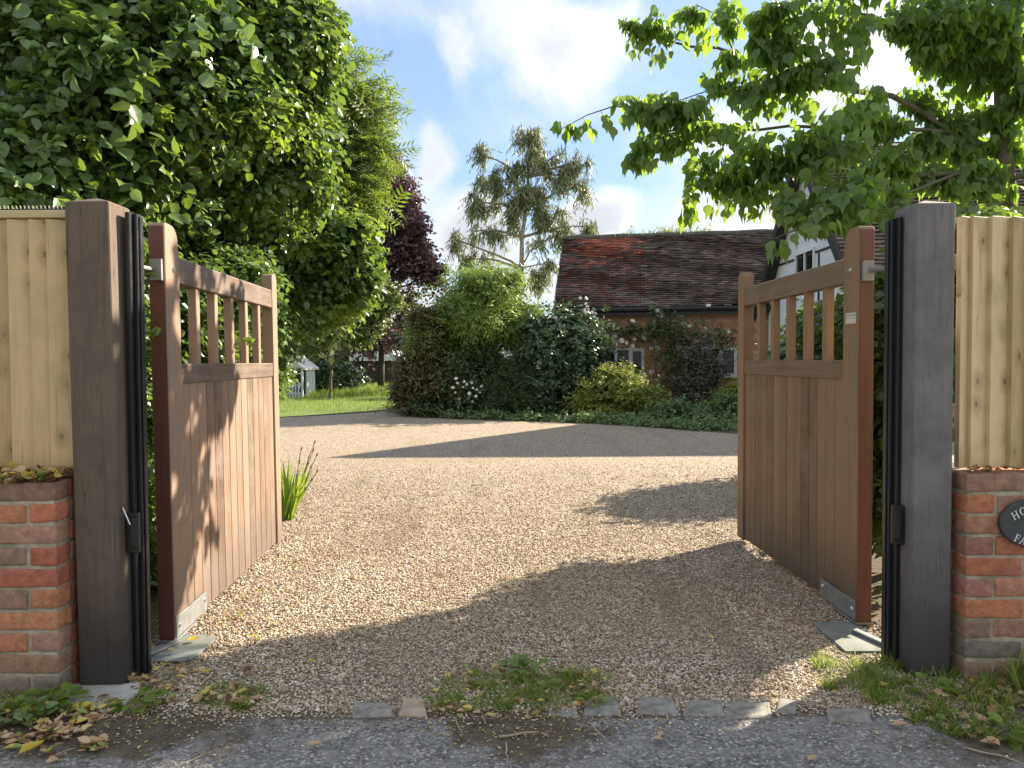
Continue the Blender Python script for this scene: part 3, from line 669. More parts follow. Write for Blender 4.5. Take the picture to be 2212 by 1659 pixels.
# ================================================================== oval slate sign
sg = thing('house_sign', 'dark oval slate house sign with white serif letters', 'sign', (2.395, 3.515, .745))
ov = [(.162 * math.cos(a), .112 * math.sin(a)) for a in [i * 2 * math.pi / 48 for i in range(48)]]
MB().prism(ov, -.012, .008).build('plaque', M['slate'], sg, bevel=.003)
def glyph(parts, cx, cz, rot, s):
    mt = Matrix.Translation((cx, 0, cz)) @ Matrix.Rotation(rot, 4, 'Y') @ Matrix.Scale(s, 4); b = MB()
    for q in parts: b.prism(q, -.0145 / 1, -.0125, 'y', None)
    b.v = [tuple(Matrix.Translation((cx, 0, cz)) @ Matrix.Rotation(rot, 4, 'Y') @ Vector((v[0] * s, v[1], v[2] * s))) for v in b.v]
    return b
def rect(a, b, c, d): return [(a, c), (b, c), (b, d), (a, d)]
GL = {'H': [rect(.08, .2, .06, .94), rect(.62, .74, .06, .94), rect(.2, .62, .47, .53), rect(0, .28, 0, .06), rect(0, .28, .94, 1), rect(.54, .82, 0, .06), rect(.54, .82, .94, 1)],
      'F': [rect(.08, .2, .06, .94), rect(0, .3, 0, .06), rect(0, .58, .94, 1), rect(.53, .58, .76, .94), rect(.2, .42, .48, .54), rect(.40, .45, .4, .62)],
      'A': [[(.02, .04), (.09, .04), (.4, .85), (.37, 1)], [(.58, .04), (.72, .04), (.43, 1), (.37, .98)], rect(.18, .56, .33, .39), rect(-.06, .2, 0, .05), rect(.5, .82, 0, .05)],
      'O': [[(.4 + .4 * math.cos(a), .5 + .5 * math.sin(a)), (.4 + .4 * math.cos(a2), .5 + .5 * math.sin(a2)), (.4 + .26 * math.cos(a2), .5 + .44 * math.sin(a2)), (.4 + .26 * math.cos(a), .5 + .44 * math.sin(a))] for a, a2 in [(i * math.pi / 12, (i + 1) * math.pi / 12) for i in range(24)]]}
for ch, cx, cz, rot in (('H', -.098, .014, -.48), ('O', -.066, .034, -.36), ('F', -.1, -.081, .42), ('A', -.074, -.093, .32)):
    glyph(GL[ch], cx, cz, rot, .036).build('letter', M['white'], sg)
# ================================================================== houses
HA = math.atan2(-2, 12)                                    # both roofs run this way
ux = Vector((math.cos(HA), math.sin(HA), 0)); uy = Vector((-math.sin(HA), math.cos(HA), 0))
def tiles(name, parent, P0, along, up, L, H, tw, cs, cols, m):
    """courses of plain tiles on a slope: P0 lower left corner (local), along and up unit vectors, L and H extents"""
    nrm = along.cross(up).normalized(); b = MB(); nr = int(H / cs)
    for r in range(nr):
        sag = .02 * math.sin(r * .7)
        off = (r % 2) * tw / 2; i = 0; x = -off
        while x < L:
            x0 = max(0, x) + .006; x1 = min(L, x + tw) - .006
            if x1 - x0 > .03:
                lift = rnd.uniform(0, .014) + .012 * math.sin(x * 1.3 + r * .4); z = r * cs + rnd.uniform(-.010, .010)
                if rnd.random() < .03: lift += .02
                c = cols(x / L, r / nr)
                A = P0 + along * x0 + up * z; B = P0 + along * x1 + up * z; th = .03
                up1 = up * (cs * 1.35); l0 = nrm * (.062 + lift); l1 = nrm * (.005); tl = nrm * rnd.uniform(-.006, .006)
                b.raw([A + l0 - nrm * th, B + l0 - nrm * th + tl, B + up1 + l1 - nrm * th, A + up1 + l1 - nrm * th, A + l0, B + l0 + tl, B + up1 + l1, A + up1 + l1],
                      [(0, 1, 5, 4), (4, 5, 6, 7), (0, 4, 7, 3), (1, 2, 6, 5)], c)
            x += tw
    b.build(name, m, parent)
def house_brick(name, cols, scale, offset=0.5):
    m, nt, p, o = mat(name); co = nt.coord(); sx = nt.n.new('ShaderNodeSeparateXYZ'); nt.l.new(co, sx.inputs[0])
    cb = nt.n.new('ShaderNodeCombineXYZ'); nt.l.new(sx.outputs[0], cb.inputs[0]); nt.l.new(sx.outputs[2], cb.inputs[1])
    bt = nt.n.new('ShaderNodeTexBrick'); nt.l.new(cb.outputs[0], bt.inputs['Vector']); bt.inputs['Scale'].default_value = 1
    bt.inputs['Brick Width'].default_value = .29; bt.inputs['Row Height'].default_value = .095; bt.inputs['Mortar Size'].default_value = .010; bt.inputs['Mortar Smooth'].default_value = .3
    bt.inputs['Color1'].default_value = (*cols[0], 1); bt.inputs['Color2'].default_value = (*cols[1], 1); bt.inputs['Mortar'].default_value = (.36, .29, .2, 1); bt.inputs['Bias'].default_value = -.1
    v = nt.vor(nt.coord((3.5, .01, 10.5)), 1.0); c = nt.mix(.4, bt.outputs['Color'], nt.ramp(nt.math('MULTIPLY', v.outputs['Color'], 1.0), [(.15, (.26, .14, .09)), (.5, (.62, .3, .17)), (.8, (.66, .46, .28))]))
    c = nt.mix(.5, c, nt.ramp(nt.noise(co, 3, 6, .7), [(.3, g(.6)), (.6, g(1.15))]), 'MULTIPLY')
    setp(nt, p, Base_Color=c, Roughness=.9); bump(nt, p, nt.math('ADD', nt.math('MULTIPLY', bt.outputs['Fac'], -1.0), nt.math('MULTIPLY', nt.noise(co, 30, 4), .6)), .7, .015); return m
M['hbrick'] = house_brick('cottage_brick', [(.62, .33, .18), (.46, .21, .13)], 1)
def window(parent, x0, x1, z0, z1, lights, y=-.03, label=None):
    w = MB(); fr = .055
    w.box(x0, x1, y, y + .09, z0, z0 + fr); w.box(x0, x1, y, y + .09, z1 - fr, z1); w.box(x0, x0 + fr, y, y + .09, z0 + fr, z1 - fr); w.box(x1 - fr, x1, y, y + .09, z0 + fr, z1 - fr)
    n = lights
    for i in range(1, n):
        xm = x0 + (x1 - x0) * i / n; w.box(xm - .04, xm + .04, y - .004, y + .085, z0 + fr, z1 - fr)
    for i in range(n):   # casement frames
        a = x0 + (x1 - x0) * i / n + (.055 if i == 0 else .04); c = x0 + (x1 - x0) * (i + 1) / n - (.055 if i == n - 1 else .04)
        if i == n - 1:
            q = .04; w.box(a, c, y - .014, y + .036, z0 + fr, z0 + fr + q); w.box(a, c, y - .014, y + .036, z1 - fr - q, z1 - fr); w.box(a, a + q, y - .014, y + .036, z0 + fr + q, z1 - fr - q); w.box(c - q, c, y - .014, y + .036, z0 + fr + q, z1 - fr - q)
    o = w.build('window', M['white'], parent, bevel=.004)
    MB().box(x0 + fr - .002, x1 - fr + .002, y + .04, y + .048, z0 + fr - .002, z1 - fr + .002).build('pane', M['glass'], o)
    MB().box(x0 - .05, x1 + .05, y - .07, y + .03, z0 - .06, z0 - .002).build('sill', M['white'], o, bevel=.004)
    return o
TC = [(.13, .105, .09), (.18, .14, .12), (.21, .16, .135), (.10, .085, .08), (.26, .2, .17), (.28, .175, .14)]
def wing_cols(u, v):
    c = rnd.choice(TC); k = rnd.uniform(.75, 1.2)
    wq = .03 * math.sin(v * 37) + .02 * math.sin(v * 91 + 2); q = (.06 + wq < u < .32 + wq and .56 < v < .97) and rnd.random() < min(.95, (v - .5) * 5, (u - .03 - wq) * 18, (.36 + wq - u) * 14)
    if u > .2 and v < .72 and rnd.random() < .5: q = False
    if q and not (.22 < u < .27 and .68 < v < .78 and rnd.random() < .6): c = rnd.choice([(.50, .17, .115), (.43, .155, .11), (.38, .16, .12), (.52, .2, .13)])
    elif u < .35 and rnd.random() < .35: c = rnd.choice([(.22, .09, .07), (.17, .09, .075)])
    if rnd.random() < .02: c = (.34, .3, .27)
    return tuple(x * k for x in c)
# low brick wing, its front wall along local x
wx = 1.36
P = Vector((1.42, 24.35, 0)); wing = thing('cottage', 'low red brick cottage wing with long dark tiled roof and orange tile patch', 'house', P, HA)
WL = 7.65; EV = 3.33; RD = 5.78; DEP = 2.75
wl = MB(); wl.box(0, WL, 0, .3, -.1, EV - .02); wl.build('wall', M['hbrick'], wing)
gb = MB(); gb.prism([(.301, -.1), (DEP * 2 - .001, -.1), (DEP * 2 - .001, EV), (DEP, RD - .12), (.301, EV)], .02, .32, 'x'); gb.build('gable_wall', M['hbrick'], wing)
MB().box(.02, WL, DEP * 2, DEP * 2 + .3, -.1, EV).build('rear_wall', M['hbrick'], wing)
rf = MB(); ov_ = .32
sl_up = Vector((0, DEP + ov_, (RD - EV) * (DEP + ov_) / DEP)).normalized()
zE = EV - (RD - EV) / DEP * ov_ + .06
rf.prism([(-ov_, zE), (DEP, RD), (2 * DEP + ov_, zE), (2 * DEP + ov_, zE - .09), (DEP, RD - .12), (-ov_, zE - .09)], -.05, WL + .05, 'x')
roof = rf.build('roof', M['dark_timber'], wing)
SLn = math.hypot(DEP + ov_, RD - zE)
tiles('roof_tiles', roof, Vector((-.08, -ov_, zE + .01)), Vector((1, 0, 0)), Vector((0, DEP + ov_, RD - zE)).normalized(), WL + .12, SLn - .05, .225, .098, wing_cols, M['tile'])
b = MB()
for i in range(17): b.tube([(-.08 + i * .46, DEP, RD + .01 + .01 * math.sin(i * 1.9)), (-.08 + i * .46 + .45, DEP, RD + .01 + .01 * math.sin(i * 1.9 + 1))], .095, 8)
b.build('ridge_tiles', M['galv_old'] if False else plain('mossy_ridge', (.11, .12, .09), .8, 0, .4, 9), roof)
gt = MB(); gt.tube([(-.1, -ov_ - .07, zE - .05), (WL, -ov_ - .07, zE - .05)], .075, 8); gt.box(-.05, WL, -ov_ + .02, -.002, zE - .12, zE - .09); gt.box(-.05, WL, -ov_ + .0, -ov_ + .025, zE - .22, zE - .02)
gt.build('gutter', M['black'], wing)
def wing_x(px, py):
    q = on_plane(px, py, P, uy); d = q - P; return d.dot(ux), q.z
for (a, c, top, bot, nl) in ((1300, 1392, 753, 818, 3), (1480, 1592, 750, 816, 3)):
    xa, zt = wing_x(a, top); xc, zb = wing_x(c, bot); window(wing, xa, xc, zb + .05, zt, nl, -.06)
# ---- main house: white gable turned to the drive, big tiled roof
Nn = Vector((7.7, 16.9, 0)); Fn = Vector((7.7, 23.1, 0)); gd = (Fn - Nn); GW = gd.length; gdir = gd.normalized(); gn = Vector((-gdir.y, gdir.x, 0))  # faces the drive
main = thing('farmhouse', 'tall white rendered farmhouse gable with black bargeboards and steep tiled roof', 'house', Nn, math.atan2(gdir.y, gdir.x))
APX = 7.1; EVM = 3.3
# local x runs along the gable wall, local -y towards... the wall body extends to local -y (away from the drive is -gn)
LEN = 16
g_ = MB(); g_.prism([(0, -.1), (GW, -.1), (GW, EVM), (GW / 2, APX - .15), (0, EVM)], -.3, 0, 'y'); g_.build('wall', M['render'], main)
MB().box(0, .3, -LEN, -.301, -.1, EVM).build('side_wall', M['hbrick'], main)
slope = (APX - EVM) / (GW / 2); OV = .35
r_ = MB(); zo = EVM - slope * OV
r_.prism([(-OV, zo), (GW / 2, APX), (GW + OV, zo), (GW + OV, zo - .14), (GW / 2, APX - .16), (-OV, zo - .14)], -LEN, .3, 'y'); mr = r_.build('roof', M['dark_timber'], main)
def main_cols(u, v):
    c = rnd.choice([(.16, .115, .095), (.2, .15, .13), (.13, .095, .08), (.24, .17, .14)]); k = rnd.uniform(.8, 1.2); return tuple(x * k for x in c)
upv = Vector((GW / 2 + OV, 0, APX - zo)).normalized()
tiles('roof_tiles', mr, Vector((-OV, .3, zo + .01)), Vector((0, -1, 0)), upv, LEN + .3, math.hypot(GW / 2 + OV, APX - zo) - .03, .25, .13, main_cols, M['tile'])
bgd = MB()
for s in (0, 1):
    pts = [(-OV, zo - .3), (GW / 2, APX - .34), (GW / 2, APX + .02), (-OV, zo + .06)]
    if s: pts = [(GW - x, z) for x, z in pts]
    bgd.prism(pts, .301, .36, 'y')
bgd.build('bargeboard', M['dark_timber'], main)
def gable_xz(px, py):
    q = on_plane(px, py, Nn, gn); d = q - Nn; return d.dot(gdir), q.z
bm_ = MB()
xa, za = gable_xz(1690, 572); xc, zc = gable_xz(1812, 526)
zb_ = (za + zc) / 2; bm_.box(.6, GW - .6, .001, .035, zb_ - .025, zb_ + .025)
for s_ in (2.4,): bm_.box(s_ - .025, s_ + .025, .001, .033, 0, zb_ - .05)
bm_.build('beam', M['dark_timber'], main)
xa, zt = gable_xz(1722, 548); xc, zb = gable_xz(1763, 600)
w_ = MB(); wa, wc = min(xa, xc), max(xa, xc)
def gwin(wa, wc, za, zb):
    w_ = MB(); q = .07
    w_.box(wa, wc, .002, .07, za, za + q); w_.box(wa, wc, .002, .07, zb - q, zb); w_.box(wa, wa + q, .002, .07, za + q, zb - q); w_.box(wc - q, wc, .002, .07, za + q, zb - q); xm = (wa + wc) / 2; w_.box(xm - .03, xm + .03, .004, .065, za + q, zb - q)
    o = w_.build('window', M['white'], main); MB().box(wa + q, wc - q, .01, .03, za + q, zb - q).build('pane', M['glass'], o)
gwin(wa, wc, zt - 1.0, zt)
# ---- white playhouse and its pickets, far left on the lawn
PH = at(626, 860, 33); PH.z = 0
ph = thing('playhouse', 'small white wooden playhouse with gabled porch behind the lawn', 'playhouse', PH, R(-4))
MB().prism([(-.56, 0), (.56, 0), (.56, 1.28), (0, 1.72), (-.56, 1.28)], .6, 1.7).build('cabin', M['white_rail'], ph)
MB().prism([(-.6, 1.24), (.6, 1.24), (0, 1.72)], -.05, .0).build('pediment', plain('cream_boards', (.6, .6, .52), .6, 0, .06), ph)
rb = MB(); rb.prism([(-.70, 1.16), (0, 1.72), (0, 1.81), (-.72, 1.24)], -.12, 1.8); rb.prism([(.70, 1.16), (.72, 1.24), (0, 1.81), (0, 1.72)], -.12, 1.8); rb.build('roof', M['white'], ph)
for x in (-.54, .54):
    MB().box(x - .04, x + .04, 0, .08, 0, 1.235).build('porch_post', M['white_rail'], ph)
MB().box(-.5, .5, .56, .6, .1, 1.2).build('opening_shade_panel', M['dark_timber'], ph)  # solid dark panel: shade inside the porch opening put into colour
F0 = at(598, 870, 31.5); F0.z = 0
pf = thing('picket_fence', 'white picket fence in front of the playhouse', 'fence', F0, R(8))
b = MB()
for i in range(8): b.prism([(i * .12, 0), (i * .12 + .06, 0), (i * .12 + .06, .68), (i * .12 + .03, .74), (i * .12, .68)], 0, .03)
b.box(-.1, .95, .031, .06, .2, .26); b.box(-.1, .95, .031, .06, .52, .58); b.build('pickets', M['white_rail'], pf)
MB().box(-.12, -.02, -.02, .08, 0, .85).build('post', M['white_rail'], pf)
# ---- outbuilding with a white roof behind the small tree
OB = at(812, 850, 46); OB.z = 0
ob = thing('outbuilding', 'low dark outbuilding with a white roof edge behind the lawn', 'outbuilding', OB, 0)
MB().box(-3.5, 3, 0, 4, 0, 1.55).build('wall', plain('dark_boarding', (.05, .04, .035), .9, 0, .4, 3), ob)
MB().prism([(-1.5, 1.56), (1.4, 1.56), (1.4, 1.7), (.9, 2.2), (-1.5, 2.2)], -.3, 4.3).build('roof', M['white_rail'], ob)
# ================================================================== trees and plants
UP = np.array([0, 0, 1.0])
def blob(px, py, D, rx, ry=None, rd=None, w=1.0):
    """one foliage mass: centre and half sizes, given in photograph pixels at distance D, rd in metres"""
    ry = ry or rx; c = at(px, py, D); k = D / 1661
    return (np.array(c), np.array((rx * k, rd if rd else (rx + ry) / 2 * k, ry * k)), w)
def clump(blobs, k, f0=.32, f1=.5):
    out = []
    for (c, r, w) in blobs:
        for i in range(k):
            d = unit(rng.normal(size=3)) * rng.uniform(.35, .8); s = rng.uniform(f0, f1); out.append((c + d * r, r * s, w))
    return out
HOLES = []
def sample(blobs, n, shell=.45, zmin=.03):
    vol = np.array([(b[1][0] * b[1][1] * b[1][2]) ** (2 / 3) * b[2] for b in blobs]); idx = rng.choice(len(blobs), n, p=vol / vol.sum())
    d = unit(rng.normal(size=(n, 3))); r = shell + (1 - shell) * rng.random(n) ** .6
    # uneven outline
    ph = np.array([b[0] for b in blobs])[idx]
    r *= 1 + .16 * np.sin(d[:, 0] * 5.1 + ph[:, 0] * 3) * np.sin(d[:, 2] * 6.3 + ph[:, 2] * 5) + .08 * np.sin(d[:, 0] * 13 + d[:, 2] * 11 + ph[:, 1])
    ce = np.array([b[0] for b in blobs])[idx]; ra = np.array([b[1] for b in blobs])[idx]
    p = ce + d * r[:, None] * ra; o = unit(d / ra); k = p[:, 2] > zmin
    for (c, ra_, w) in HOLES: k &= (np.abs((p - c) / ra_) ** 2).sum(1) > 1
    return p[k], o[k]
def foliage(name, blobs, ntw, per, tl, size, tpl, m, parent, droop=.3, outw=.7, hang=.3, shell=.4, twigm=None, twr=.003, jitter=.5, szvar=.3, upn=.8, zmin=.03):
    """twigs through the masses, leaves along each twig"""
    p, o = sample(blobs, ntw, shell, zmin); n = len(p)
    d = unit(o * outw + rng.normal(scale=.5, size=(n, 3)) - UP * droop); L = tl * rng.uniform(.6, 1.3, n)
    t = (np.arange(per) + .6) / per; t = t[None, :] + rng.uniform(-.06, .06, (n, per))
    bend = -UP * .18 * L[:, None]
    pos = (p - d * L[:, None] * .4)[:, None] + d[:, None] * (t * L[:, None])[..., None] + bend[:, None] * (t ** 2)[..., None]
    side = unit(np.cross(d, rng.normal(scale=.4, size=(n, 3)) + UP)); sgn = np.where(np.arange(per) % 2 == 0, 1, -1)
    ax = d[:, None] * .55 + side[:, None] * sgn[None, :, None] * .8 - UP * hang + rng.normal(scale=jitter * .5, size=(n, per, 3))
    nr = UP * upn + o[:, None] * .45 + rng.normal(scale=jitter, size=(n, per, 3))
    P_ = pos.reshape(-1, 3); A = ax.reshape(-1, 3); Nn_ = nr.reshape(-1, 3)
    sz = size * rng.uniform(1 - szvar, 1 + szvar, len(P_)); k = P_[:, 2] > zmin
    ob = leaves(name, P_[k], A[k], Nn_[k], sz[k], tpl, m, parent)
    if twigm:
        V, F, S = sticks_arrays(p - d * L[:, None] * .4, p + d * L[:, None] * .6 + bend, twr, twr * .4); q = fast_mesh('twigs', V, F, S, twigm, parent)
    return ob
def limb(b, p0, p1, r0, r1, sag=.0, n=6, wig=.06, k=6):
    p0 = Vector(p0); p1 = Vector(p1); L = (p1 - p0).length; pts = []
    for i in range(n + 1):
        t = i / n; p = p0.lerp(p1, t); p.z += sag * L * math.sin(math.pi * t)
        if 0 < i < n: p += Vector((rnd.uniform(-1, 1), rnd.uniform(-1, 1), rnd.uniform(-1, 1))) * wig * L * .5
        pts.append(p)
    b.tube(pts, [r0 + (r1 - r0) * (i / n) for i in range(n + 1)], k); return pts
def skeleton(parent, m, base, top, r0, r1, blobs, fork=.35, br=.35, sub=3, wig=.05, name='trunk'):
    b = MB(); tr = limb(b, base, top, r0, r1, 0, 8, wig * .6, 9)
    for (c, ra, w) in blobs:
        cz = Vector(c); cand = [q for q in tr[2:] if q.z < cz.z + .1] or tr[2:4]
        s = min(cand, key=lambda q: (q - cz).length + abs(q.z - (cz.z - .4 * (cz - q).length)) * .5)
        L = (cz - s).length; rr = max(r1 * .4, min(r0 * br, .03 * L + .01))
        pts = limb(b, s, cz, rr, rr * .4, .05, 6, wig, 6)
        for i in range(sub):
            e = cz + Vector(unit(rng.normal(size=3)) * np.array(ra) * .75); limb(b, pts[rnd.randint(2, 5)], e, rr * .4, rr * .12, .03, 4, wig, 4)
    return b.build(name, m, parent, smooth_=True)
def plant(name, label, cat, base, group=None): return thing(name, label, cat, (base[0], base[1], 0), 0, group)
def keepworld(t):
    """meshes were laid out in world coordinates: bring them into the thing's own space"""
    off = Vector(t.location)
    for ch in t.children:
        if not ch.get('_done'):
            ch.data.transform(Matrix.Translation(-off)); ch['_done'] = 1
            del ch['_done']
def tree(name, label, cat, base, top, r0, r1, bark, blobs, fol, group=None, **sk):
    t = plant(name, label, cat, base, group)
    if r0: skeleton(t, bark, (base[0], base[1], -.05), top, r0, r1, blobs, **sk)
    fol(t, blobs)
    for ch in t.children:
        if ch.name.startswith('foliage') or True: ch.data.transform(Matrix.Translation((-base[0], -base[1], 0)))
    return t

# ---- the big broad leaved tree hanging over the left fence and gate
bl = [blob(60, 60, 5.6, 150, 150), blob(200, 130, 5.6, 150, 140), blob(330, 60, 6, 150, 130), blob(470, 40, 6.4, 140, 120), blob(600, 50, 6.8, 115, 100), blob(680, 70, 7.0, 55, 110),
      blob(90, 300, 5.4, 150, 110), blob(240, 330, 5.8, 150, 110), blob(400, 220, 6.2, 150, 130), blob(540, 230, 6.8, 130, 120), blob(650, 250, 7.2, 60, 130, .7),
      blob(330, 440, 6.6, 140, 90), blob(470, 400, 7.2, 140, 110), blob(600, 400, 7.8, 120, 110), blob(540, 520, 8.2, 150, 80), blob(690, 520, 8.6, 110, 100), blob(770, 560, 8.8, 55, 85), blob(700, 640, 8.8, 80, 70, .6), blob(620, 640, 8.8, 70, 90, .7),
      blob(60, 410, 5.3, 120, 40, .5)]
base = (-4.3, 7.2)
def f(t, B):
    HOLES[:] = [blob(x, y, D, rx, ry, .9) for (x, y, D, rx, ry) in ((30, 80, 5.2, 45, 70), (285, 255, 5.8, 60, 38), (70, 215, 5.3, 45, 28), (390, 340, 6.4, 60, 30), (170, 200, 5.6, 30, 22), (50, 440, 5.1, 80, 22), (520, 130, 6.6, 34, 26), (560, 330, 7.3, 50, 22), (400, 120, 6.0, 34, 20), (660, 420, 8.2, 36, 26), (450, 470, 7.4, 50, 22), (210, 30, 5.5, 40, 20), (600, 560, 8.3, 46, 24))]
    foliage('foliage_near', clump(B[:4] + B[6:9], 7, .28, .42), 900, 7, .42, .115, 'broad', L_['big'], t, droop=.35, hang=.35, shell=.5)
    foliage('foliage', clump(B, 8, .26, .44), 10500, 8, .34, .070, 'broad', L_['big'], t, szvar=.45, droop=.35, hang=.35, shell=.45, twigm=M['bark_dark'], twr=.004)
    foliage('foliage_outer', clump([b_ for b_ in B if b_[0][0] > -3.4], 7, .3, .45), 3300, 7, .32, .062, 'broad', L_['bigb'], t, droop=.3, hang=.3, shell=.75)
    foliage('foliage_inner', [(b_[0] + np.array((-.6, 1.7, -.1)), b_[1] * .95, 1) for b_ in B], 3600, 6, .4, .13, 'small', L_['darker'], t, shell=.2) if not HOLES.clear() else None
tree('broadleaf_tree', 'large broad leaved tree overhanging the left fence and gate', 'tree', base, (-4.0, 7.6, 4.6), .17, .07, M['bark_dark'], bl, f, sub=3)
# ---- laurel and ivy hedge behind the left gate leaf, with a few garden flowers
bl = [blob(330, 640, 6.2, 130, 150, .6), blob(470, 620, 7.0, 120, 130, .6), blob(570, 680, 8.0, 75, 120, .6), blob(575, 790, 8.4, 22, 70, .5), blob(420, 800, 7.2, 140, 130, .6), blob(330, 850, 6.0, 70, 120, .5), blob(500, 950, 7.6, 100, 130, .5), blob(250, 700, 5.4, 90, 160, .5), blob(200, 560, 5.0, 160, 120, .4), blob(285, 1060, 5.6, 45, 110, .5), blob(300, 1230, 5.1, 40, 70, .4), blob(60, 620, 5.0, 140, 140, .4)]
def f(t, B):
    foliage('foliage', clump(B, 8), 3900, 8, .28, .07, 'ovate', L_['big'], t, shell=.5, twigm=M['bark_dark'])
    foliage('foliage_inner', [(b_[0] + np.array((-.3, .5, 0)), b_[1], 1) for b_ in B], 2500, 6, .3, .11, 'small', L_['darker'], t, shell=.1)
tree('garden_hedge', 'dense green hedge behind the spindles of the left gate', 'hedge', (-3.4, 7.0), (-3.3, 7.0, 1.6), .05, .02, M['bark_dark'], bl, f, sub=2)
# ---- feathery ash like tree behind it
bl = [blob(745, 190, 12, 55, 70), blob(780, 250, 12, 55, 60, w=.8), blob(760, 330, 12, 70, 70), blob(700, 420, 12, 90, 80), blob(828, 275, 12, 22, 18, w=.4), blob(680, 300, 12.4, 80, 110), blob(730, 420, 12, 40, 50, w=.6)]
def f(t, B): foliage('foliage', B, 620, 5, .7, .36, 'pinnate', L_['ash'], t, droop=.1, hang=.2, shell=.35, twigm=M['bark_dark'], twr=.006)
tree('feathery_tree', 'feathery pinnate leaved tree rising behind the broad leaved tree', 'tree', (-4.6, 12.5), (-3.8, 12.4, 4.0), .16, .06, M['bark'], bl, f)
# ---- copper beech
bl = [blob(790, 370, 38, 50, 50), blob(830, 350, 38, 40, 35), blob(800, 420, 38, 70, 90), blob(860, 400, 38, 60, 60), blob(880, 480, 38, 70, 70), blob(840, 560, 38, 80, 80), blob(900, 560, 38, 58, 60), blob(925, 600, 38, 42, 45), blob(860, 650, 38, 70, 70), blob(780, 620, 38, 60, 80), blob(820, 370, 38, 45, 45), blob(910, 500, 38, 32, 40, w=.6), blob(800, 720, 38, 80, 50)]
def f(t, B): foliage('foliage', clump(B, 9, .26, .44), 2500, 8, 1.0, .27, 'small', L_['beech'], t, droop=.0, hang=.1, shell=.35, twigm=M['bark_dark'], twr=.014)
tree('copper_beech', 'dark purple leaved beech tree against the sky', 'tree', (-6.5, 38), (-6.0, 38, 9.5), .17, .08, M['bark_dark'], bl, f, sub=4)
# ---- eucalyptus
bl = [blob(1140, 300, 40, 42, 34), blob(1165, 345, 40, 40, 38), blob(1110, 365, 40, 34, 30), blob(1040, 335, 40, 26, 24, w=.8), blob(1060, 390, 40, 45, 34), blob(1140, 410, 40, 55, 40), blob(1215, 380, 40, 42, 34), blob(1250, 350, 40, 30, 22, w=.8), blob(1255, 400, 40, 25, 36, w=.8),
      blob(1030, 440, 40, 36, 30), blob(1095, 460, 40, 45, 35), blob(1185, 455, 40, 45, 36), blob(1215, 330, 40, 14, 14, w=.5), blob(1025, 300 + 200, 40, 20, 26, w=.5), blob(1065, 510, 40, 30, 30, w=.6), blob(1210, 500, 40, 38, 28, w=.7), blob(1270, 490, 40, 26, 30, w=.7),
      blob(985, 520, 40, 18, 30, w=.7), blob(1005, 555, 40, 30, 24, w=.6), blob(1060, 560, 40, 30, 22, w=.4), blob(1150, 590, 40, 38, 34, w=.8), blob(1180, 570, 40, 28, 28, w=.8), blob(1160, 520, 40, 25, 20, w=.3), blob(1040, 590, 40, 40, 20, w=.5)]
def f(t, B): foliage('foliage', clump(B, 8, .24, .40), 1750, 8, .9, .31, 'narrow', L_['euc'], t, droop=.9, hang=1.1, shell=.15, twigm=M['bark'], twr=.013, jitter=.4, upn=.2)
eb = at(1117, 760, 40)
tree('eucalyptus', 'tall open grey green eucalyptus with drooping leaves between beech and cottage', 'tree', (eb.x, 40), tuple(at(1140, 320, 40)), .22, .04, M['bark_pale'], bl, f, sub=2, wig=.04)
# ---- small tree on the lawn
bl = [blob(700, 700, 30, 60, 50), blob(760, 690, 30, 55, 50), blob(650, 680, 30, 45, 50), blob(810, 680, 30, 40, 50), blob(740, 640, 30, 60, 40), blob(690, 745, 30, 50, 25, w=.6), blob(780, 730, 30, 40, 22, w=.5), blob(830, 630, 30, 40, 50, w=.8)]
sb = gnd(712, 864)
def f(t, B): foliage('foliage', clump(B, 7), 2800, 7, .45, .14, 'fold', L_['small'], t, droop=.2, hang=.3, shell=.25, twigm=M['bark'], twr=.008)
tree('small_tree', 'small open fruit tree with slanting trunk standing in the lawn', 'tree', (sb.x, sb.y), tuple(at(716, 800, sb.y)), .075, .055, M['bark'], bl, f, sub=3, br=.6)
# ---- dark evergreen screen far behind
bl = [blob(600, 720, 55, 150, 110, 3), blob(760, 740, 56, 120, 80, 3), blob(900, 760, 55, 120, 70, 3), blob(480, 640, 55, 150, 160, 3), blob(640, 780, 52, 130, 60, 3), blob(1000, 760, 55, 100, 60, 3)]
def f(t, B): foliage('foliage', B, 3800, 8, 1.3, .5, 'small', L_['darker'], t, droop=0, shell=.3)
tree('evergreen_screen', 'dark evergreen screen closing the garden behind the lawn', 'hedge', (-14, 55), (-14, 55, 4), .3, .1, M['bark_dark'], bl, f)
def f(t, B): foliage('foliage', B, 1500, 8, .6, .2, 'small', L_['dark'], t, shell=.3)
tree('dark_shrub', 'dark bushy shrub between playhouse and outbuilding', 'shrub', (-9.3, 36), (-9.3, 36, 1.5), .1, .05, M['bark_dark'], [blob(690, 790, 36, 40, 45), blob(660, 740, 36, 40, 60), blob(735, 815, 38, 50, 30)], f)
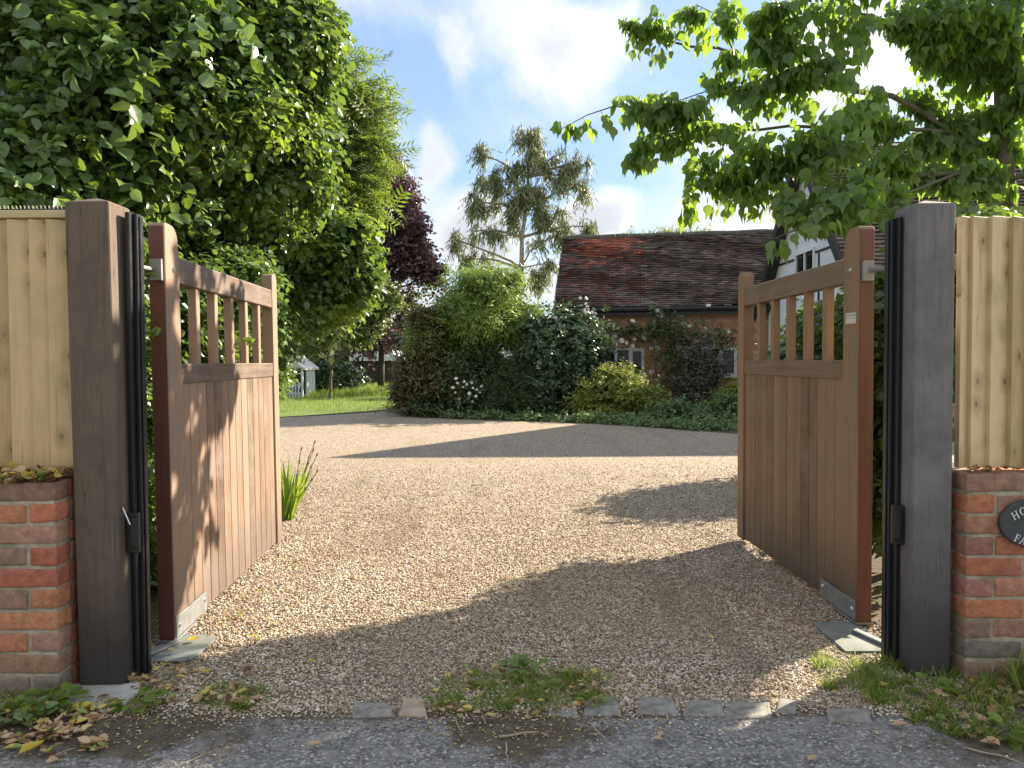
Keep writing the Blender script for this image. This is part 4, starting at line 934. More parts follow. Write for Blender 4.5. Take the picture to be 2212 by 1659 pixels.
# ---- willow crowns behind the cottage roof
for i, (px, py, rx, ry, lab) in enumerate(((1420, 520, 80, 30, 'pale yellow green tree showing above the middle of the cottage ridge'), (1310, 535, 60, 20, 'thin pale tree top at the left end of the cottage ridge'), (1495, 520, 40, 28, 'pale leafy tree top above the right end of the cottage ridge'))):
    Dd = 38
    def f(t, B): foliage('foliage', B, [900, 260, 420][i], 8, 1.0, .32, 'narrow', L_['willow'], t, droop=.5, hang=.6, shell=.3, twigm=M['bark'], twr=.012)
    c = at(px, 700, Dd); tree('willow_tree', lab, 'tree', (c.x, Dd), (c.x, Dd, at(px, py, Dd).z), .2, .06, M['bark'], [blob(px - rx * .4, py + 10, Dd, rx * .6, ry), blob(px + rx * .4, py, Dd, rx * .6, ry), blob(px, py + 50, Dd, rx, 50)], f)

# ---- the island of shrubs in front of the cottage
def shrub(name, label, base_px, D, blobs, n, per, tl, size, tpl, m, bark='bark', stems=5, inner=None, top=None, shell=.45, cat='shrub', rs=.02, **kw):
    c = at(base_px, 900, D); t = plant(name, label, cat, (c.x, D)); b = MB()
    for i in range(stems):
        B_ = blobs[i % len(blobs)]; e = Vector(B_[0]) + Vector((rnd.uniform(-.3, .3), rnd.uniform(-.3, .3), 0)) * B_[1][0]
        s = Vector((c.x + rnd.uniform(-.35, .35), D + rnd.uniform(-.3, .3), -.02)); pts = limb(b, s, e, rs, rs * .35, 0, 7, .10)
        for j in range(3):
            q = Vector(B_[0]) + Vector(unit(rng.normal(size=3)) * B_[1] * .8); 
            if q.z > .1: limb(b, pts[rnd.randint(3, 6)], q, rs * .4, rs * .15, 0, 4, .08, 4)
    b.build('stems', M[bark], t, smooth_=True)
    f1 = foliage('foliage', clump(blobs, 7, .36, .56), n, per, tl, size, tpl, m, t, shell=shell, **kw)
    f2 = foliage('foliage_shoots', [(q[0] + np.array((0, 0, .05)), q[1] * 1.13, q[2]) for q in blobs], n // 9, per, tl * 1.3, size, tpl, m, t, shell=.88, droop=-.35, outw=1.0, hang=.1)
    join_obj([f1, f2], 'foliage')
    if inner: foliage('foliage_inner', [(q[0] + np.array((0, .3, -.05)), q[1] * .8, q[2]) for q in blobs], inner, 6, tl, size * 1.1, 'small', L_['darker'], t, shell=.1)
    for ch in t.children: ch.data.transform(Matrix.Translation((-c.x, -D, 0)))
    return t
shrub('tall_shrub', 'tall rounded light green shrub with bare pale stems in the middle of the bed', 1035, 22.5,
      [blob(1010, 640, 22.5, 75, 55), blob(1080, 640, 22.5, 60, 60), blob(1040, 600, 22.5, 60, 28), blob(950, 690, 22.3, 65, 60), blob(1110, 700, 22.5, 55, 60), blob(1030, 700, 22.2, 80, 55), blob(920, 740, 22, 50, 50), blob(1140, 680, 22.8, 40, 50), blob(1100, 600, 22.6, 30, 26)],
      5200, 8, .38, .13, 'narrow', L_['cshrub'], 'bark_pale', 7, 1300, droop=.25, hang=.35, rs=.045)
shrub('bronze_shrub', 'bushy bronze green shrub at the left end of the bed', 905, 21.8,
      [blob(900, 800, 21.6, 45, 60), blob(880, 850, 21.4, 38, 45), blob(930, 760, 21.8, 45, 55), blob(950, 840, 21.2, 50, 55), blob(915, 690, 22, 35, 35)], 2600, 8, .3, .10, 'small', L_['brown'], 'bark', 6, 1300)
shrub('dark_leafy_shrub', 'dark leafy shrub carrying white blossom below the tall shrub', 1010, 21.3,
      [blob(1010, 850, 21, 60, 50), blob(980, 810, 21.2, 45, 40), blob(1060, 830, 21.4, 50, 55), blob(940, 880, 20.9, 50, 25), blob(1060, 780, 21.8, 60, 40)], 2300, 8, .28, .10, 'small', L_['darker'], 'bark_dark', 5, 1200)
shrub('yew_shrub', 'dark feathery upright conifer shrub right of the white blossom', 1110, 20.9,
      [blob(1105, 850, 20.8, 50, 55), blob(1130, 800, 21.2, 45, 60), blob(1080, 880, 20.6, 45, 28), blob(1150, 870, 20.8, 40, 40)], 3000, 9, .24, .07, 'narrow', L_['darker'], 'bark_dark', 5, 1300, droop=-.2)
shrub('glossy_shrub', 'large dark glossy leaved shrub left of the cottage window', 1215, 21.5,
      [blob(1215, 740, 21.5, 75, 60), blob(1180, 710, 21.7, 50, 35), blob(1260, 710, 22, 50, 45), blob(1280, 770, 21.6, 42, 50), blob(1190, 810, 21.2, 60, 60), blob(1240, 830, 21.2, 50, 50), blob(1170, 870, 21, 60, 35)], 3600, 8, .3, .12, 'ovate', L_['dark'], 'bark_dark', 6, 1500, upn=.5)
shrub('mound_shrub', 'low rounded yellow green shrub with copper tips below the cottage window', 1330, 20.6,
      [blob(1330, 850, 20.4, 70, 50), blob(1280, 870, 20.3, 50, 42), blob(1385, 865, 20.4, 48, 42), blob(1340, 815, 20.8, 45, 22), blob(1330, 890, 20.1, 85, 24)], 4200, 8, .22, .085, 'fold', L_['mound'], 'bark', 7, 1500, droop=-.1)
shrub('low_perennials', 'soft grey green low perennials along the right edge of the bed', 1460, 18.9,
      [blob(1430, 895, 19.4, 45, 22), blob(1480, 890, 19.2, 45, 24), blob(1540, 905, 18.6, 45, 18), blob(1400, 910, 19.5, 30, 12), blob(1575, 880, 19.5, 30, 28)], 1500, 8, .2, .085, 'small', L_['low'], 'bark', 4, 500, droop=-.3)
shrub('yellow_green_clump', 'yellow green leafy clump by the far stile of the right gate', 1565, 20,
      [blob(1560, 870, 20, 30, 22), blob(1590, 850, 20.5, 25, 20)], 500, 8, .22, .09, 'fold', L_['mound'], 'bark', 3, 200)
shrub('wispy_shrub', 'wispy grey brown shrub against the cottage wall', 1500, 21.8,
      [blob(1490, 830, 21.8, 50, 60), blob(1540, 800, 21.9, 45, 50), blob(1500, 760, 22.2, 45, 45, w=.6), blob(1470, 880, 21.2, 45, 26), blob(1550, 860, 21.4, 45, 35)], 950, 7, .3, .08, 'small', L_['purple'], 'bark_dark', 9, 300, shell=.15, droop=-.3)
EDG = [(np.array((v.x + .05, v.y + .32, .06)), np.array((.55, .32, .15)), 1.0) for i in range(len(bedw) - 1) for v in (bedw[i], bedw[i].lerp(bedw[i + 1], .5))]
shrub('bed_edging_plants', 'mat of dark creeping leaves along the near edge of the bed', 1120, 20.5,
      EDG + [blob(900, 893, 22.3, 45, 10), blob(980, 901, 21.4, 55, 10), blob(1080, 905, 20.8, 60, 11), blob(1180, 903, 20.7, 60, 14), blob(1020, 885, 21, 50, 16), blob(1240, 907, 20.2, 40, 10), blob(1320, 911, 19.8, 50, 9), blob(1400, 918, 19.0, 50, 9), blob(1480, 923, 18.4, 50, 9), blob(1560, 928, 17.8, 45, 9), blob(1500, 932, 17.6, 90, 7), blob(1400, 926, 18.3, 80, 7)], 3600, 7, .18, .08, 'small', L_['low'], 'bark_dark', 3, None, droop=-.4)
# white rose climbing on the cottage
rose = plant('climbing_rose', 'climbing rose with scattered white blooms trained on the cottage wall', 'climbing plant', (at(1460, 860, 22.8).x, 22.75))
RB = [blob(1440, 700, 23, 42, 34), blob(1390, 715, 23.3, 60, 22), blob(1340, 712, 23.4, 40, 18), blob(1500, 720, 22.8, 55, 30), blob(1560, 730, 22.7, 35, 26), blob(1450, 750, 22.9, 40, 45), blob(1420, 670, 23, 18, 26, w=.6), blob(1480, 790, 22.7, 40, 40, w=.8), blob(1440, 820, 22.7, 30, 40, w=.6)]
RB = [(c_, np.array((r_a[0], .22, r_a[2])), w_a) for c_, r_a, w_a in RB]
b = MB()
for i in range(9):
    q = RB[i]; s = Vector((rose.location.x + rnd.uniform(-.15, .15), rose.location.y + rnd.uniform(-.1, .1), 0)); limb(b, s, q[0], .016, .006, .03, 7, .08, 5)
b.build('stems', M['bark'], rose)
foliage('foliage', RB, 850, 7, .26, .075, 'small', L_['darker'], rose, shell=.1)
foliage('foliage_light', RB, 260, 6, .26, .075, 'small', L_['low'], rose, shell=.6)
for ch in rose.children: ch.data.transform(Matrix.Translation((-rose.location.x, -rose.location.y, 0)))
def bloom_mesh(r, m, name='bloom'):
    b = MB()
    for ring, (n, rad, tilt) in enumerate(((6, 1, .25), (5, .72, .7), (4, .42, 1.15))):
        for i in range(n):
            a = 2 * math.pi * i / n + ring * .5; u = Vector((math.cos(a), math.sin(a), 0)); v = Vector((-math.sin(a), math.cos(a), 0)); c = math.cos(tilt); s = math.sin(tilt)
            e = (u * c + Vector((0, 0, s))) * r * rad; w = v * r * .5 * rad
            b.raw([(0, 0, 0), tuple(e * .55 - w), tuple(e), tuple(e * .55 + w)], [(0, 1, 2, 3)])
    o = b.build(name, m); return o
def blooms(parent, pts, r, m, cam_tilt=True):
    src = None
    for (x, y, z) in pts:
        if src is None: src = bloom_mesh(r, m); o = src
        else: o = src.copy(); COL.objects.link(o)
        o.parent = parent; o.location = (x - parent.location.x, y - parent.location.y, z); o.rotation_euler = (R(60 + rnd.uniform(-30, 30)), rnd.uniform(-.5, .5), rnd.uniform(-.6, .6)); k = rnd.uniform(.75, 1.25); o.scale = (k, k, k)
RP = [(1420, 672), (1425, 683), (1437, 690), (1414, 700), (1435, 706), (1427, 713), (1478, 700), (1488, 704), (1524, 710), (1522, 727), (1571, 717), (1530, 661), (1502, 741), (1503, 758), (1519, 740), (1538, 742), (1516, 756), (1443, 736), (1391, 730), (1370, 733), (1352, 741), (1366, 748), (1328, 745), (1321, 737), (1342, 736), (1327, 727), (1334, 712), (1367, 694), (1310, 727), (1420, 751), (1407, 752), (1450, 775), (1451, 787), (1426, 784), (1407, 803), (1473, 783), (1488, 790), (1560, 752), (1549, 725), (1300, 700), (1285, 678), (1290, 690)]
blooms(rose, [tuple(on_plane(px, py, P - uy * .66, uy) + Vector((0, rnd.uniform(-.1, .05), 0))) for px, py in RP], .078, M['petal'])
t = thing('white_blossom_stems', 'spray of white blossom standing up from the glossy shrub to the roof', 'flowers', (at(1265, 700, 21).x, 21, 0))
b = MB()
for (px, py) in ((1268, 655), (1258, 640), (1280, 680), (1262, 670), (1225, 672)): limb(b, at(px + 5, 760, 21.4), at(px, py, 21), .006, .003, 0, 5, .05, 4)
b.build('stems', M['bark_green'], t)
pp = [tuple(at(px + rnd.uniform(-4, 4), py + rnd.uniform(-3, 3), 21)) for px, py in ((1268, 648), (1264, 655), (1270, 660), (1274, 668), (1262, 668), (1256, 642), (1266, 642), (1278, 676), (1260, 676), (1270, 676), (1224, 670), (1282, 684))]
for ch in t.children: ch.data.transform(Matrix.Translation(-t.location))
blooms(t, pp, .05, M['petal'])
bs = [o_ for o_ in COL.objects if o_.name.startswith('dark_leafy_shrub')][0]
blooms(bs, [tuple(at(px, py, 20.45)) for px, py in ((985, 818), (1002, 824), (988, 828), (1008, 830), (1018, 826), (978, 838), (1000, 836), (1022, 838), (1030, 842), (1014, 850), (984, 848), (1028, 856), (1012, 860), (1020, 868), (992, 862), (1040, 835), (1036, 848))], .05, M['petal'])

# ---- shrubs behind the right gate leaf
bl = [blob(1905, 700, 5.2, 60, 110, .45), blob(1905, 880, 5.2, 60, 120, .45), blob(1910, 1060, 5.1, 60, 110, .4), blob(1960, 760, 5.0, 90, 160, .5), blob(1850, 730, 6.0, 60, 90, .5), blob(1780, 720, 6.8, 50, 80, .5), blob(2050, 620, 5.0, 110, 140, .5), blob(2180, 560, 5.0, 110, 110, .5), blob(1860, 900, 5.9, 90, 150, .5)]
def f(t, B):
    foliage('foliage', B, 1900, 8, .22, .07, 'ovate', L_['ivy'], t, shell=.5, twigm=M['bark_dark'])
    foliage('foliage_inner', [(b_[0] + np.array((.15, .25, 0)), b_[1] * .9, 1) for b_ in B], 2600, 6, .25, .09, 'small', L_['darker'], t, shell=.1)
tree('ivy_hedge', 'dark ivy hedge between the right gate leaf and its grey post', 'hedge', (2.75, 5.4), (2.75, 5.4, 1.7), .05, .02, M['bark_dark'], bl, f, sub=2)
def f(t, B):
    foliage('foliage', B, 1300, 7, .3, .085, 'ovate', L_['dark'], t, shell=.4, twigm=M['bark_dark'])
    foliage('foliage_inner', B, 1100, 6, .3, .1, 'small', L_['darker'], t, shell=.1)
tree('flowering_bush', 'round bush with small pale flowers seen through the right gate spindles', 'shrub', (4.1, 9.8), (4.1, 9.8, 1.4), .05, .02, M['bark_dark'], [blob(1740, 800, 9.8, 85, 100, .8), blob(1820, 760, 9.8, 80, 90, .8), blob(1880, 850, 9.5, 80, 140, .8), blob(1790, 930, 9.6, 110, 110, .8)], f, sub=2)
fb = [o_ for o_ in COL.objects if o_.name == 'flowering_bush'][0]
blooms(fb, [tuple(at(rnd.uniform(1690, 1830), rnd.uniform(710, 780), 9.0)) for _ in range(26)], .035, M['petal'])
# ---- the maple on the right: limbs traced as real branches round D = 6.5 .. 8
def br(pts, D0, D1):
    n = len(pts); return [at(x * .4688 + 1175, y * .4688, D0 + (D1 - D0) * i / (n - 1)) for i, (x, y) in enumerate(pts)]
BR_ = {
 'a': (br([(2170, 730), (1980, 670), (1850, 600), (1750, 520), (1600, 440), (1350, 410), (1180, 380), (1080, 345), (960, 290), (880, 250), (800, 220), (680, 215), (560, 185), (430, 120), (340, 90)], 8.3, 7.8), .038, .006),
 'b': (br([(1850, 605), (1600, 590), (1350, 590), (1130, 580), (980, 600), (850, 590), (640, 530), (500, 500), (320, 490), (200, 530), (70, 600)], 8.1, 7.2), .022, .003),
 'c': (br([(1880, 800), (1650, 810), (1450, 800), (1200, 745), (1060, 705), (900, 670), (760, 640), (600, 600), (480, 620), (380, 720)], 7.9, 7.6), .028, .004),
 'd': (br([(2110, 850), (1900, 800), (1700, 880), (1500, 940), (1300, 990), (1180, 1050), (1060, 1100)], 8.1, 6.2), .018, .004),
 'e': (br([(2110, 300), (1950, 250), (1800, 180), (1650, 120), (1500, 70), (1300, 40), (1080, 20), (980, 180)], 8.2, 7.2), .03, .004),
 'g': (br([(1200, 745), (1050, 800), (900, 850), (700, 870), (640, 960)], 7.2, 7.4), .010, .003),
 'h': (br([(1080, 345), (900, 400), (750, 420), (600, 470), (470, 520)], 7.4, 7.5), .009, .003),
 'i': (br([(880, 250), (820, 120), (780, 60), (700, 20)], 7.5, 7.5), .008, .003),
 'j': (br([(1070, 20), (1070, 130), (1065, 240)], 7.2, 7.3), .004, .002),
 'k': (br([(2120, 560), (2300, 400), (2500, 250)], 8.2, 7.8), .04, .01),
 'l': (br([(2110, 850), (2300, 760), (2600, 700)], 8.1, 7.8), .03, .01)}
tb = at(1175 + 2130 * .4688, 900, 8.2)
mt = plant('maple_tree', 'maple on the right whose leafy limbs reach over the gateway against the sky', 'tree', (tb.x, tb.y))
b = MB(); b.tube([(tb.x, 8.2, -.05), (tb.x, 8.2, 1.2)] + br([(2140, 1000), (2120, 700), (2110, 400), (2110, 150), (2115, -200), (2120, -500)], 8.2, 8.2), [.11, .10, .095, .085, .075, .065, .05, .02], 10)
for k_, (pts, r0, r1) in BR_.items(): b.tube(pts, [r0 + (r1 - r0) * i / (len(pts) - 1) for i in range(len(pts))], 7)
b.build('trunk', M['bark_green'], mt, smooth_=True)
def zb(x, y, rx, ry, D, w=1.0, rd=None):
    if x > 1420 and y < 900: D = D * (1 + .24 * min(1, (x - 1420) / 300)); w *= 1.15
    if x < 1000: w *= .72
    return blob(x * .4688 + 1175, y * .4688, D, rx * .4688, ry * .4688, rd, w)
MB_ = [zb(420, 110, 100, 70, 7.7, .8), zb(420, 230, 60, 60, 7.7, .4), zb(560, 90, 110, 80, 7.7, .9), zb(680, 70, 80, 60, 7.6, .8), zb(560, 290, 90, 60, 7.6, .6), zb(690, 190, 80, 60, 7.6, .5), zb(880, 60, 110, 80, 7.3, .8), zb(1060, 60, 150, 100, 7.2, .8), zb(1000, 130, 70, 50, 7.2, .5),
       zb(1230, 20, 120, 50, 7.1, .5), zb(1380, 40, 110, 70, 7.0, .5), zb(1500, 100, 100, 80, 6.9, .5), zb(1650, 60, 120, 120, 6.6, 1.0), zb(1800, 130, 160, 150, 6.4, 1.4), zb(1980, 80, 180, 120, 6.4, 1.5), zb(2150, 60, 140, 120, 6.4, 1.4), zb(1760, 240, 130, 80, 6.4, 1.0), zb(2080, 200, 150, 90, 6.8, 1.0), zb(2200, 330, 110, 120, 6.5, 1.1),
       zb(860, 270, 100, 90, 7.4, 1.3), zb(840, 370, 80, 70, 7.4, 1.1), zb(980, 250, 120, 80, 7.3, 1.2), zb(1100, 230, 140, 70, 7.3, 1.2), zb(1280, 230, 120, 70, 7.2, 1.0), zb(1150, 330, 160, 80, 7.2, 1.3), zb(1350, 320, 150, 90, 7.1, 1.2), zb(1500, 400, 130, 70, 7.1, 1.0), zb(1000, 400, 130, 60, 7.2, .8), zb(1200, 450, 120, 60, 7.2, .8),
       zb(100, 590, 60, 60, 7.2, .45), zb(200, 580, 60, 60, 7.2, .5), zb(310, 590, 80, 70, 7.3, .7), zb(420, 440, 110, 50, 7.4, .7), zb(540, 430, 120, 60, 7.4, 1.0), zb(480, 560, 110, 100, 7.4, 1.3), zb(640, 500, 120, 80, 7.4, 1.3), zb(600, 620, 120, 80, 7.5, 1.1), zb(450, 740, 110, 70, 7.5, .9), zb(400, 820, 40, 40, 7.5, .3), zb(740, 560, 120, 80, 7.3, 1.1), zb(720, 700, 110, 100, 7.3, 1.2), zb(880, 620, 130, 80, 7.2, 1.1), zb(900, 750, 120, 90, 7.1, 1.1),
       zb(640, 930, 90, 60, 7.4, .8), zb(660, 1030, 40, 50, 7.4, .4), zb(820, 950, 80, 60, 7.2, .7), zb(960, 900, 110, 90, 7.0, 1.0), zb(1090, 900, 100, 100, 6.9, 1.2), zb(1100, 1000, 60, 50, 6.9, .5), zb(1050, 640, 160, 80, 7.1, 1.2), zb(1150, 760, 120, 80, 7.0, 1.0), zb(1250, 640, 140, 80, 7.0, 1.2), zb(1420, 650, 140, 80, 6.9, 1.3), zb(1300, 880, 80, 60, 6.7, .7),
       zb(1600, 560, 130, 90, 6.8, 1.3), zb(1600, 700, 140, 90, 6.7, 1.4), zb(1480, 830, 150, 90, 6.3, 1.6), zb(1440, 920, 140, 90, 6.2, 1.5), zb(1600, 880, 130, 90, 6.3, 1.2), zb(1750, 420, 120, 90, 6.8, 1.1), zb(1780, 650, 130, 100, 6.7, 1.3), zb(1760, 800, 130, 90, 6.5, 1.1), zb(1920, 480, 140, 100, 6.7, 1.2), zb(1930, 680, 130, 100, 6.7, 1.0), zb(1930, 880, 130, 80, 6.4, 1.0), zb(2080, 560, 130, 110, 6.6, 1.1), zb(2100, 860, 120, 90, 6.4, 1.0), zb(2180, 620, 90, 100, 6.6, .8), zb(1380, 1000, 70, 50, 6.0, .6), zb(1060, 1130, 60, 60, 6.1, .35)]
# twigs sprout from the nearest limb and droop; leaves hang in pairs along them
limb_pts = np.array([tuple(p) for pts, _, _ in BR_.values() for i in range(len(pts) - 1) for p in [pts[i].lerp(pts[i + 1], q / 6) for q in range(6)]])
MB_ += [zb(1960, 980, 110, 60, 6.2, 1.0), zb(2130, 960, 100, 70, 6.2, 1.0), zb(1640, 1000, 70, 60, 6.2, .7), zb(560, 690, 120, 90, 7.4, .9), zb(850, 840, 130, 80, 7.2, .8), zb(1000, 500, 160, 60, 7.3, .7), zb(1250, 540, 180, 60, 7.1, .8), zb(1450, 500, 150, 60, 7.0, .9), zb(1200, 130, 160, 70, 7.1, .5), zb(1450, 220, 140, 70, 7.0, .6), zb(1850, 300, 150, 90, 6.6, 1.0), zb(2150, 450, 120, 100, 6.5, 1.0), zb(1750, 950, 120, 60, 6.2, .8), zb(720, 300, 90, 80, 7.5, .6), zb(330, 640, 80, 60, 7.5, .6), zb(2000, 780, 150, 90, 6.4, .9), zb(1330, 770, 140, 90, 6.8, .9), zb(1900, 60, 200, 110, 6.3, 1.3), zb(2120, 120, 160, 120, 6.3, 1.3)]
MB_ += [zb(x, y, 200, 130, 6.4, .4) for x, y in ((2450, 150), (2450, 420), (2420, 680), (2650, 300), (2650, 600), (2150, -200), (2350, -180), (1850, -160), (1500, -120), (2100, -420))]
area = np.array([b_[1][0] * b_[1][2] * b_[2] for b_ in MB_]); TW = 1950
idx = rng.choice(len(MB_), TW, p=area / area.sum()); d = unit(rng.normal(size=(TW, 3))); r = rng.random(TW) ** .45
E = np.array([b_[0] for b_ in MB_])[idx] + d * r[:, None] * np.array([b_[1] for b_ in MB_])[idx] * .92
dist = np.linalg.norm(E[:, None] - limb_pts[None], axis=2); nb_ = limb_pts[dist.argmin(1)]; dm = dist.min(1)
S_ = E + (nb_ - E) * np.minimum(1, .5 / np.maximum(dm, .01))[:, None]
far = dm > .52
V, F, S = sticks_arrays(np.concatenate([nb_[far], S_]), np.concatenate([S_[far], E]), .0026, .0012); fast_mesh('twigs', V, F, S, M['bark_green'], mt)
PA, AA, NA, SA = [], [], [], []
td = unit(E - S_); TL = np.linalg.norm(E - S_, axis=1)
for k_ in range(6):
    tt = (k_ + .8) / 6.0; sg_ = 1 if k_ % 2 else -1
    side = unit(np.cross(td, UP + rng.normal(scale=.3, size=(TW, 3)))); base_ = S_ + td * (TL * tt)[:, None]
    out_ = base_ + side * sg_ * .03 - UP * .012
    PA.append(out_); AA.append(side * sg_ * .55 + td * .35 - UP * rng.uniform(.7, 1.8, (TW, 1)) + rng.normal(scale=.22, size=(TW, 3))); NA.append(UP * .5 + side * sg_ * .6 + rng.normal(scale=.4, size=(TW, 3))); SA.append(rng.uniform(.08, .155, TW))
leaves('foliage', np.concatenate(PA), np.concatenate(AA), np.concatenate(NA), np.concatenate(SA), 'maple', L_['maple'], mt)
for ch in mt.children: ch.data.transform(Matrix.Translation((-tb.x, -tb.y, 0)))

# ---- ivy sprigs poking between the left post and gate
iv = plant('ivy_sprig', 'ivy sprig reaching out between the brown post and the left gate', 'climbing plant', (-2.0, 3.95))
b = MB(); PA, AA, NA, SA = [], [], [], []
for (D_, pts) in ((3.92, [(230, 720), (262, 700), (290, 690), (325, 712), (345, 722)]), (3.95, [(240, 600), (290, 588), (320, 580)]), (4.0, [(250, 560), (300, 560), (328, 582)]), (5.2, [(370, 720), (430, 708), (470, 722), (540, 740), (560, 735)]), (4.1, [(260, 670), (285, 668)])):
    P_ = [at(x, y, D_ + .02 * i) for i, (x, y) in enumerate(pts)]; b.tube(P_, .0025, 4)
    for i in range(len(P_) - 1):
        for q in range(3):
            p_ = P_[i].lerp(P_[i + 1], rnd.random()); PA.append(p_); AA.append((rnd.uniform(-1, 1), rnd.uniform(-.6, .2), rnd.uniform(-1, .6))); NA.append((rnd.uniform(-.4, .8), -1 + rnd.uniform(-.3, .5), rnd.uniform(0, .9))); SA.append(rnd.uniform(.035, .065))
b.build('stems', M['bark_green'], iv)
leaves('foliage', np.array([tuple(p_) for p_ in PA]), np.array(AA), np.array(NA), np.array(SA), 'broad', L_['bigb'], iv)
for ch in iv.children: ch.data.transform(Matrix.Translation((2.0, -3.95, 0)))

# ---- red rose and low leaves seen in the left gap
rr = plant('red_rose', 'small rose bush with red blooms seen in the gap left of the gate', 'shrub', (-3.3, 7.0))
foliage('foliage', [blob(305, 960, 7.0, 40, 60, .3), blob(310, 1040, 7.0, 40, 50, .3)], 160, 7, .2, .07, 'ovate', L_['bigb'], rr)
for ch in rr.children: ch.data.transform(Matrix.Translation((3.3, -7.0, 0)))
blooms(rr, [tuple(at(px, py, 6.6)) for px, py in ((300, 930), (297, 945), (304, 957))], .03, M['petal_red'])

# ---- iris clump at the end of the left gate
ib = gnd(622, 1118); ir = plant('iris_clump', 'clump of upright iris leaves with seed stalks beside the left gate', 'plant', (ib.x, ib.y))
PA, AA, SA = [], [], []
for i in range(72):
    px = rnd.gauss(626, 12); top = rnd.uniform(640, 672) if rnd.random() < .5 else rnd.uniform(600, 655)
    p0 = gnd(622 + rnd.uniform(-12, 10), 1118 + rnd.uniform(-5, 6)); h = rnd.uniform(.28, .62); lean = Vector((rnd.uniform(-.15, .55), rnd.uniform(-.25, .25), 1)).normalized()
    PA.append(tuple(p0)); AA.append(tuple(lean)); SA.append(h)
leaves('leaves', np.array(PA), np.array(AA), rng.normal(size=(len(PA), 3)), np.array(SA), 'blade', L_['iris'], ir)
b = MB()
for (px, py) in ((679, 958), (676, 975), (684, 985), (650, 972), (684, 1020)):
    e = at(px, py, ib.y - .1); pts = limb(b, gnd(624, 1112), e, .005, .003, 0, 5, .015, 4)
    for q in range(4): c_ = pts[2 + q % 4] if 2 + q % 4 < len(pts) else e; b.tube([c_, c_ + Vector((.01, 0, .03))], [.008, .004], 4)
b.build('seed_stalks', M['bark'], ir)
for ch in ir.children: ch.data.transform(Matrix.Translation((-ib.x, -ib.y, 0)))

# ================================================================== ground cover
def blades(name, label, P_, hmin, hmax, spread=.5, m=None, tpl='blade'):
    n = len(P_); A = np.stack([rng.normal(scale=spread, size=n), rng.normal(scale=spread, size=n), np.ones(n)], 1)
    o = leaves(name, P_, A, rng.normal(size=(n, 3)), rng.uniform(hmin, hmax, n), tpl, m or M['blade']); return tag(o, label, 'grass', kind='stuff')
def patch_pts(px0, px1, py0, py1, n, dens=None):
    out = []
    cs = [(rnd.uniform(px0, px1), rnd.uniform(py0, py1), rnd.uniform(8, 26)) for _ in range(int(max(6, (px1 - px0) / 9)))]
    while len(out) < n:
        c = rnd.choice(cs); x = rnd.gauss(c[0], c[2]); y = rnd.gauss(c[1], c[2] * .35)
        if px0 - 15 < x < px1 + 15 and py0 - 8 < y < py1 + 8 and (dens is None or dens(x, y)): q = gnd(x, y); out.append((q.x, q.y, 0))
    return np.array(out)
blades('weed_grass', 'tufts of grass and weeds in the middle of the threshold', patch_pts(940, 1320, 1460, 1538, 2200), .03, .08, .8)
blades('weed_grass', 'small tufts of grass by the left post on the gravel', patch_pts(440, 585, 1455, 1540, 700), .025, .06, .8)
blades('weed_grass', 'grass and weeds at the foot of the right post', patch_pts(1760, 2212, 1430, 1600, 2600, lambda x, y: y > 1385 + (x - 1700) * .17 - 10 and y < 1440 + (x - 1700) * .36 + 25), .03, .1, .7)
blades('tall_grass', 'tall grass clump in front of the right brick wall', np.stack([rng.uniform(2.25, 3.4, 1500), rng.uniform(3.2, 3.5, 1500), np.zeros(1500)], 1), .09, .22, .45)
blades('weed_grass', 'thin grass at the foot of the left brick wall', np.stack([rng.uniform(-3.0, -2.0, 500), rng.uniform(3.25, 3.42, 500), np.zeros(500)], 1), .03, .09, .6)
ng = 26000
gx = rng.uniform(-14.5, -3.0, ng); gy = rng.uniform(22.5, 44, ng)
le = np.interp(gx, [v.x for v in lawn_edge], [v.y for v in lawn_edge]) + .3; k = (gy > le) & (gx < -3.8 - (gy - 24) * .02)
hh = np.where(gy[k] > 33, .35, .14) * rng.uniform(.6, 1.3, k.sum())
PL = np.stack([gx[k], gy[k], np.zeros(k.sum())], 1); n = len(PL)
tag(leaves('lawn_grass', PL, np.stack([rng.normal(scale=.45, size=n), rng.normal(scale=.45, size=n), np.ones(n)], 1), rng.normal(size=(n, 3)), hh, 'blade', M['blade']), 'bright sunlit lawn grass growing long towards the back', 'grass', kind='stuff')
blades('drive_moss_grass', 'thin dry grass between the gravel stones beside the iris', patch_pts(650, 800, 1000, 1080, 700), .01, .035, .9)

def litter(name, label, P_, smin, smax, m=None):
    n = len(P_); A = np.stack([rng.normal(size=n), rng.normal(size=n), rng.normal(scale=.2, size=n)], 1); N_ = UP + rng.normal(scale=.35, size=(n, 3))
    o = leaves(name, P_, A, N_, rng.uniform(smin, smax, n), 'curl', m or M['litter']); return tag(o, label, 'leaf litter', kind='stuff')
def lz(a, z): a = np.array(a); a[:, 2] = z + rng.uniform(0, .012, len(a)); return a
n = 420; litter('leaf_litter', 'heap of dead leaves lying on top of the left brick wall', np.stack([-2.05 - rng.exponential(.35, n), rng.uniform(3.42, 3.58, n), .975 + rng.uniform(0, .035, n)], 1), .03, .075)
n = 120; litter('leaf_litter', 'few dead leaves lying on top of the right brick wall', np.stack([rng.uniform(2.12, 3.2, n), rng.uniform(3.56, 3.66, n), .975 + rng.uniform(0, .01, n)], 1), .02, .045)
litter('leaf_litter', 'drift of tan and yellow leaves at the lower left corner', lz(patch_pts(0, 230, 1515, 1650, 300), .01), .025, .058)
litter('leaf_litter', 'scatter of tan leaves by the foot of the brown post', lz(patch_pts(290, 560, 1440, 1530, 170), .01), .025, .055)
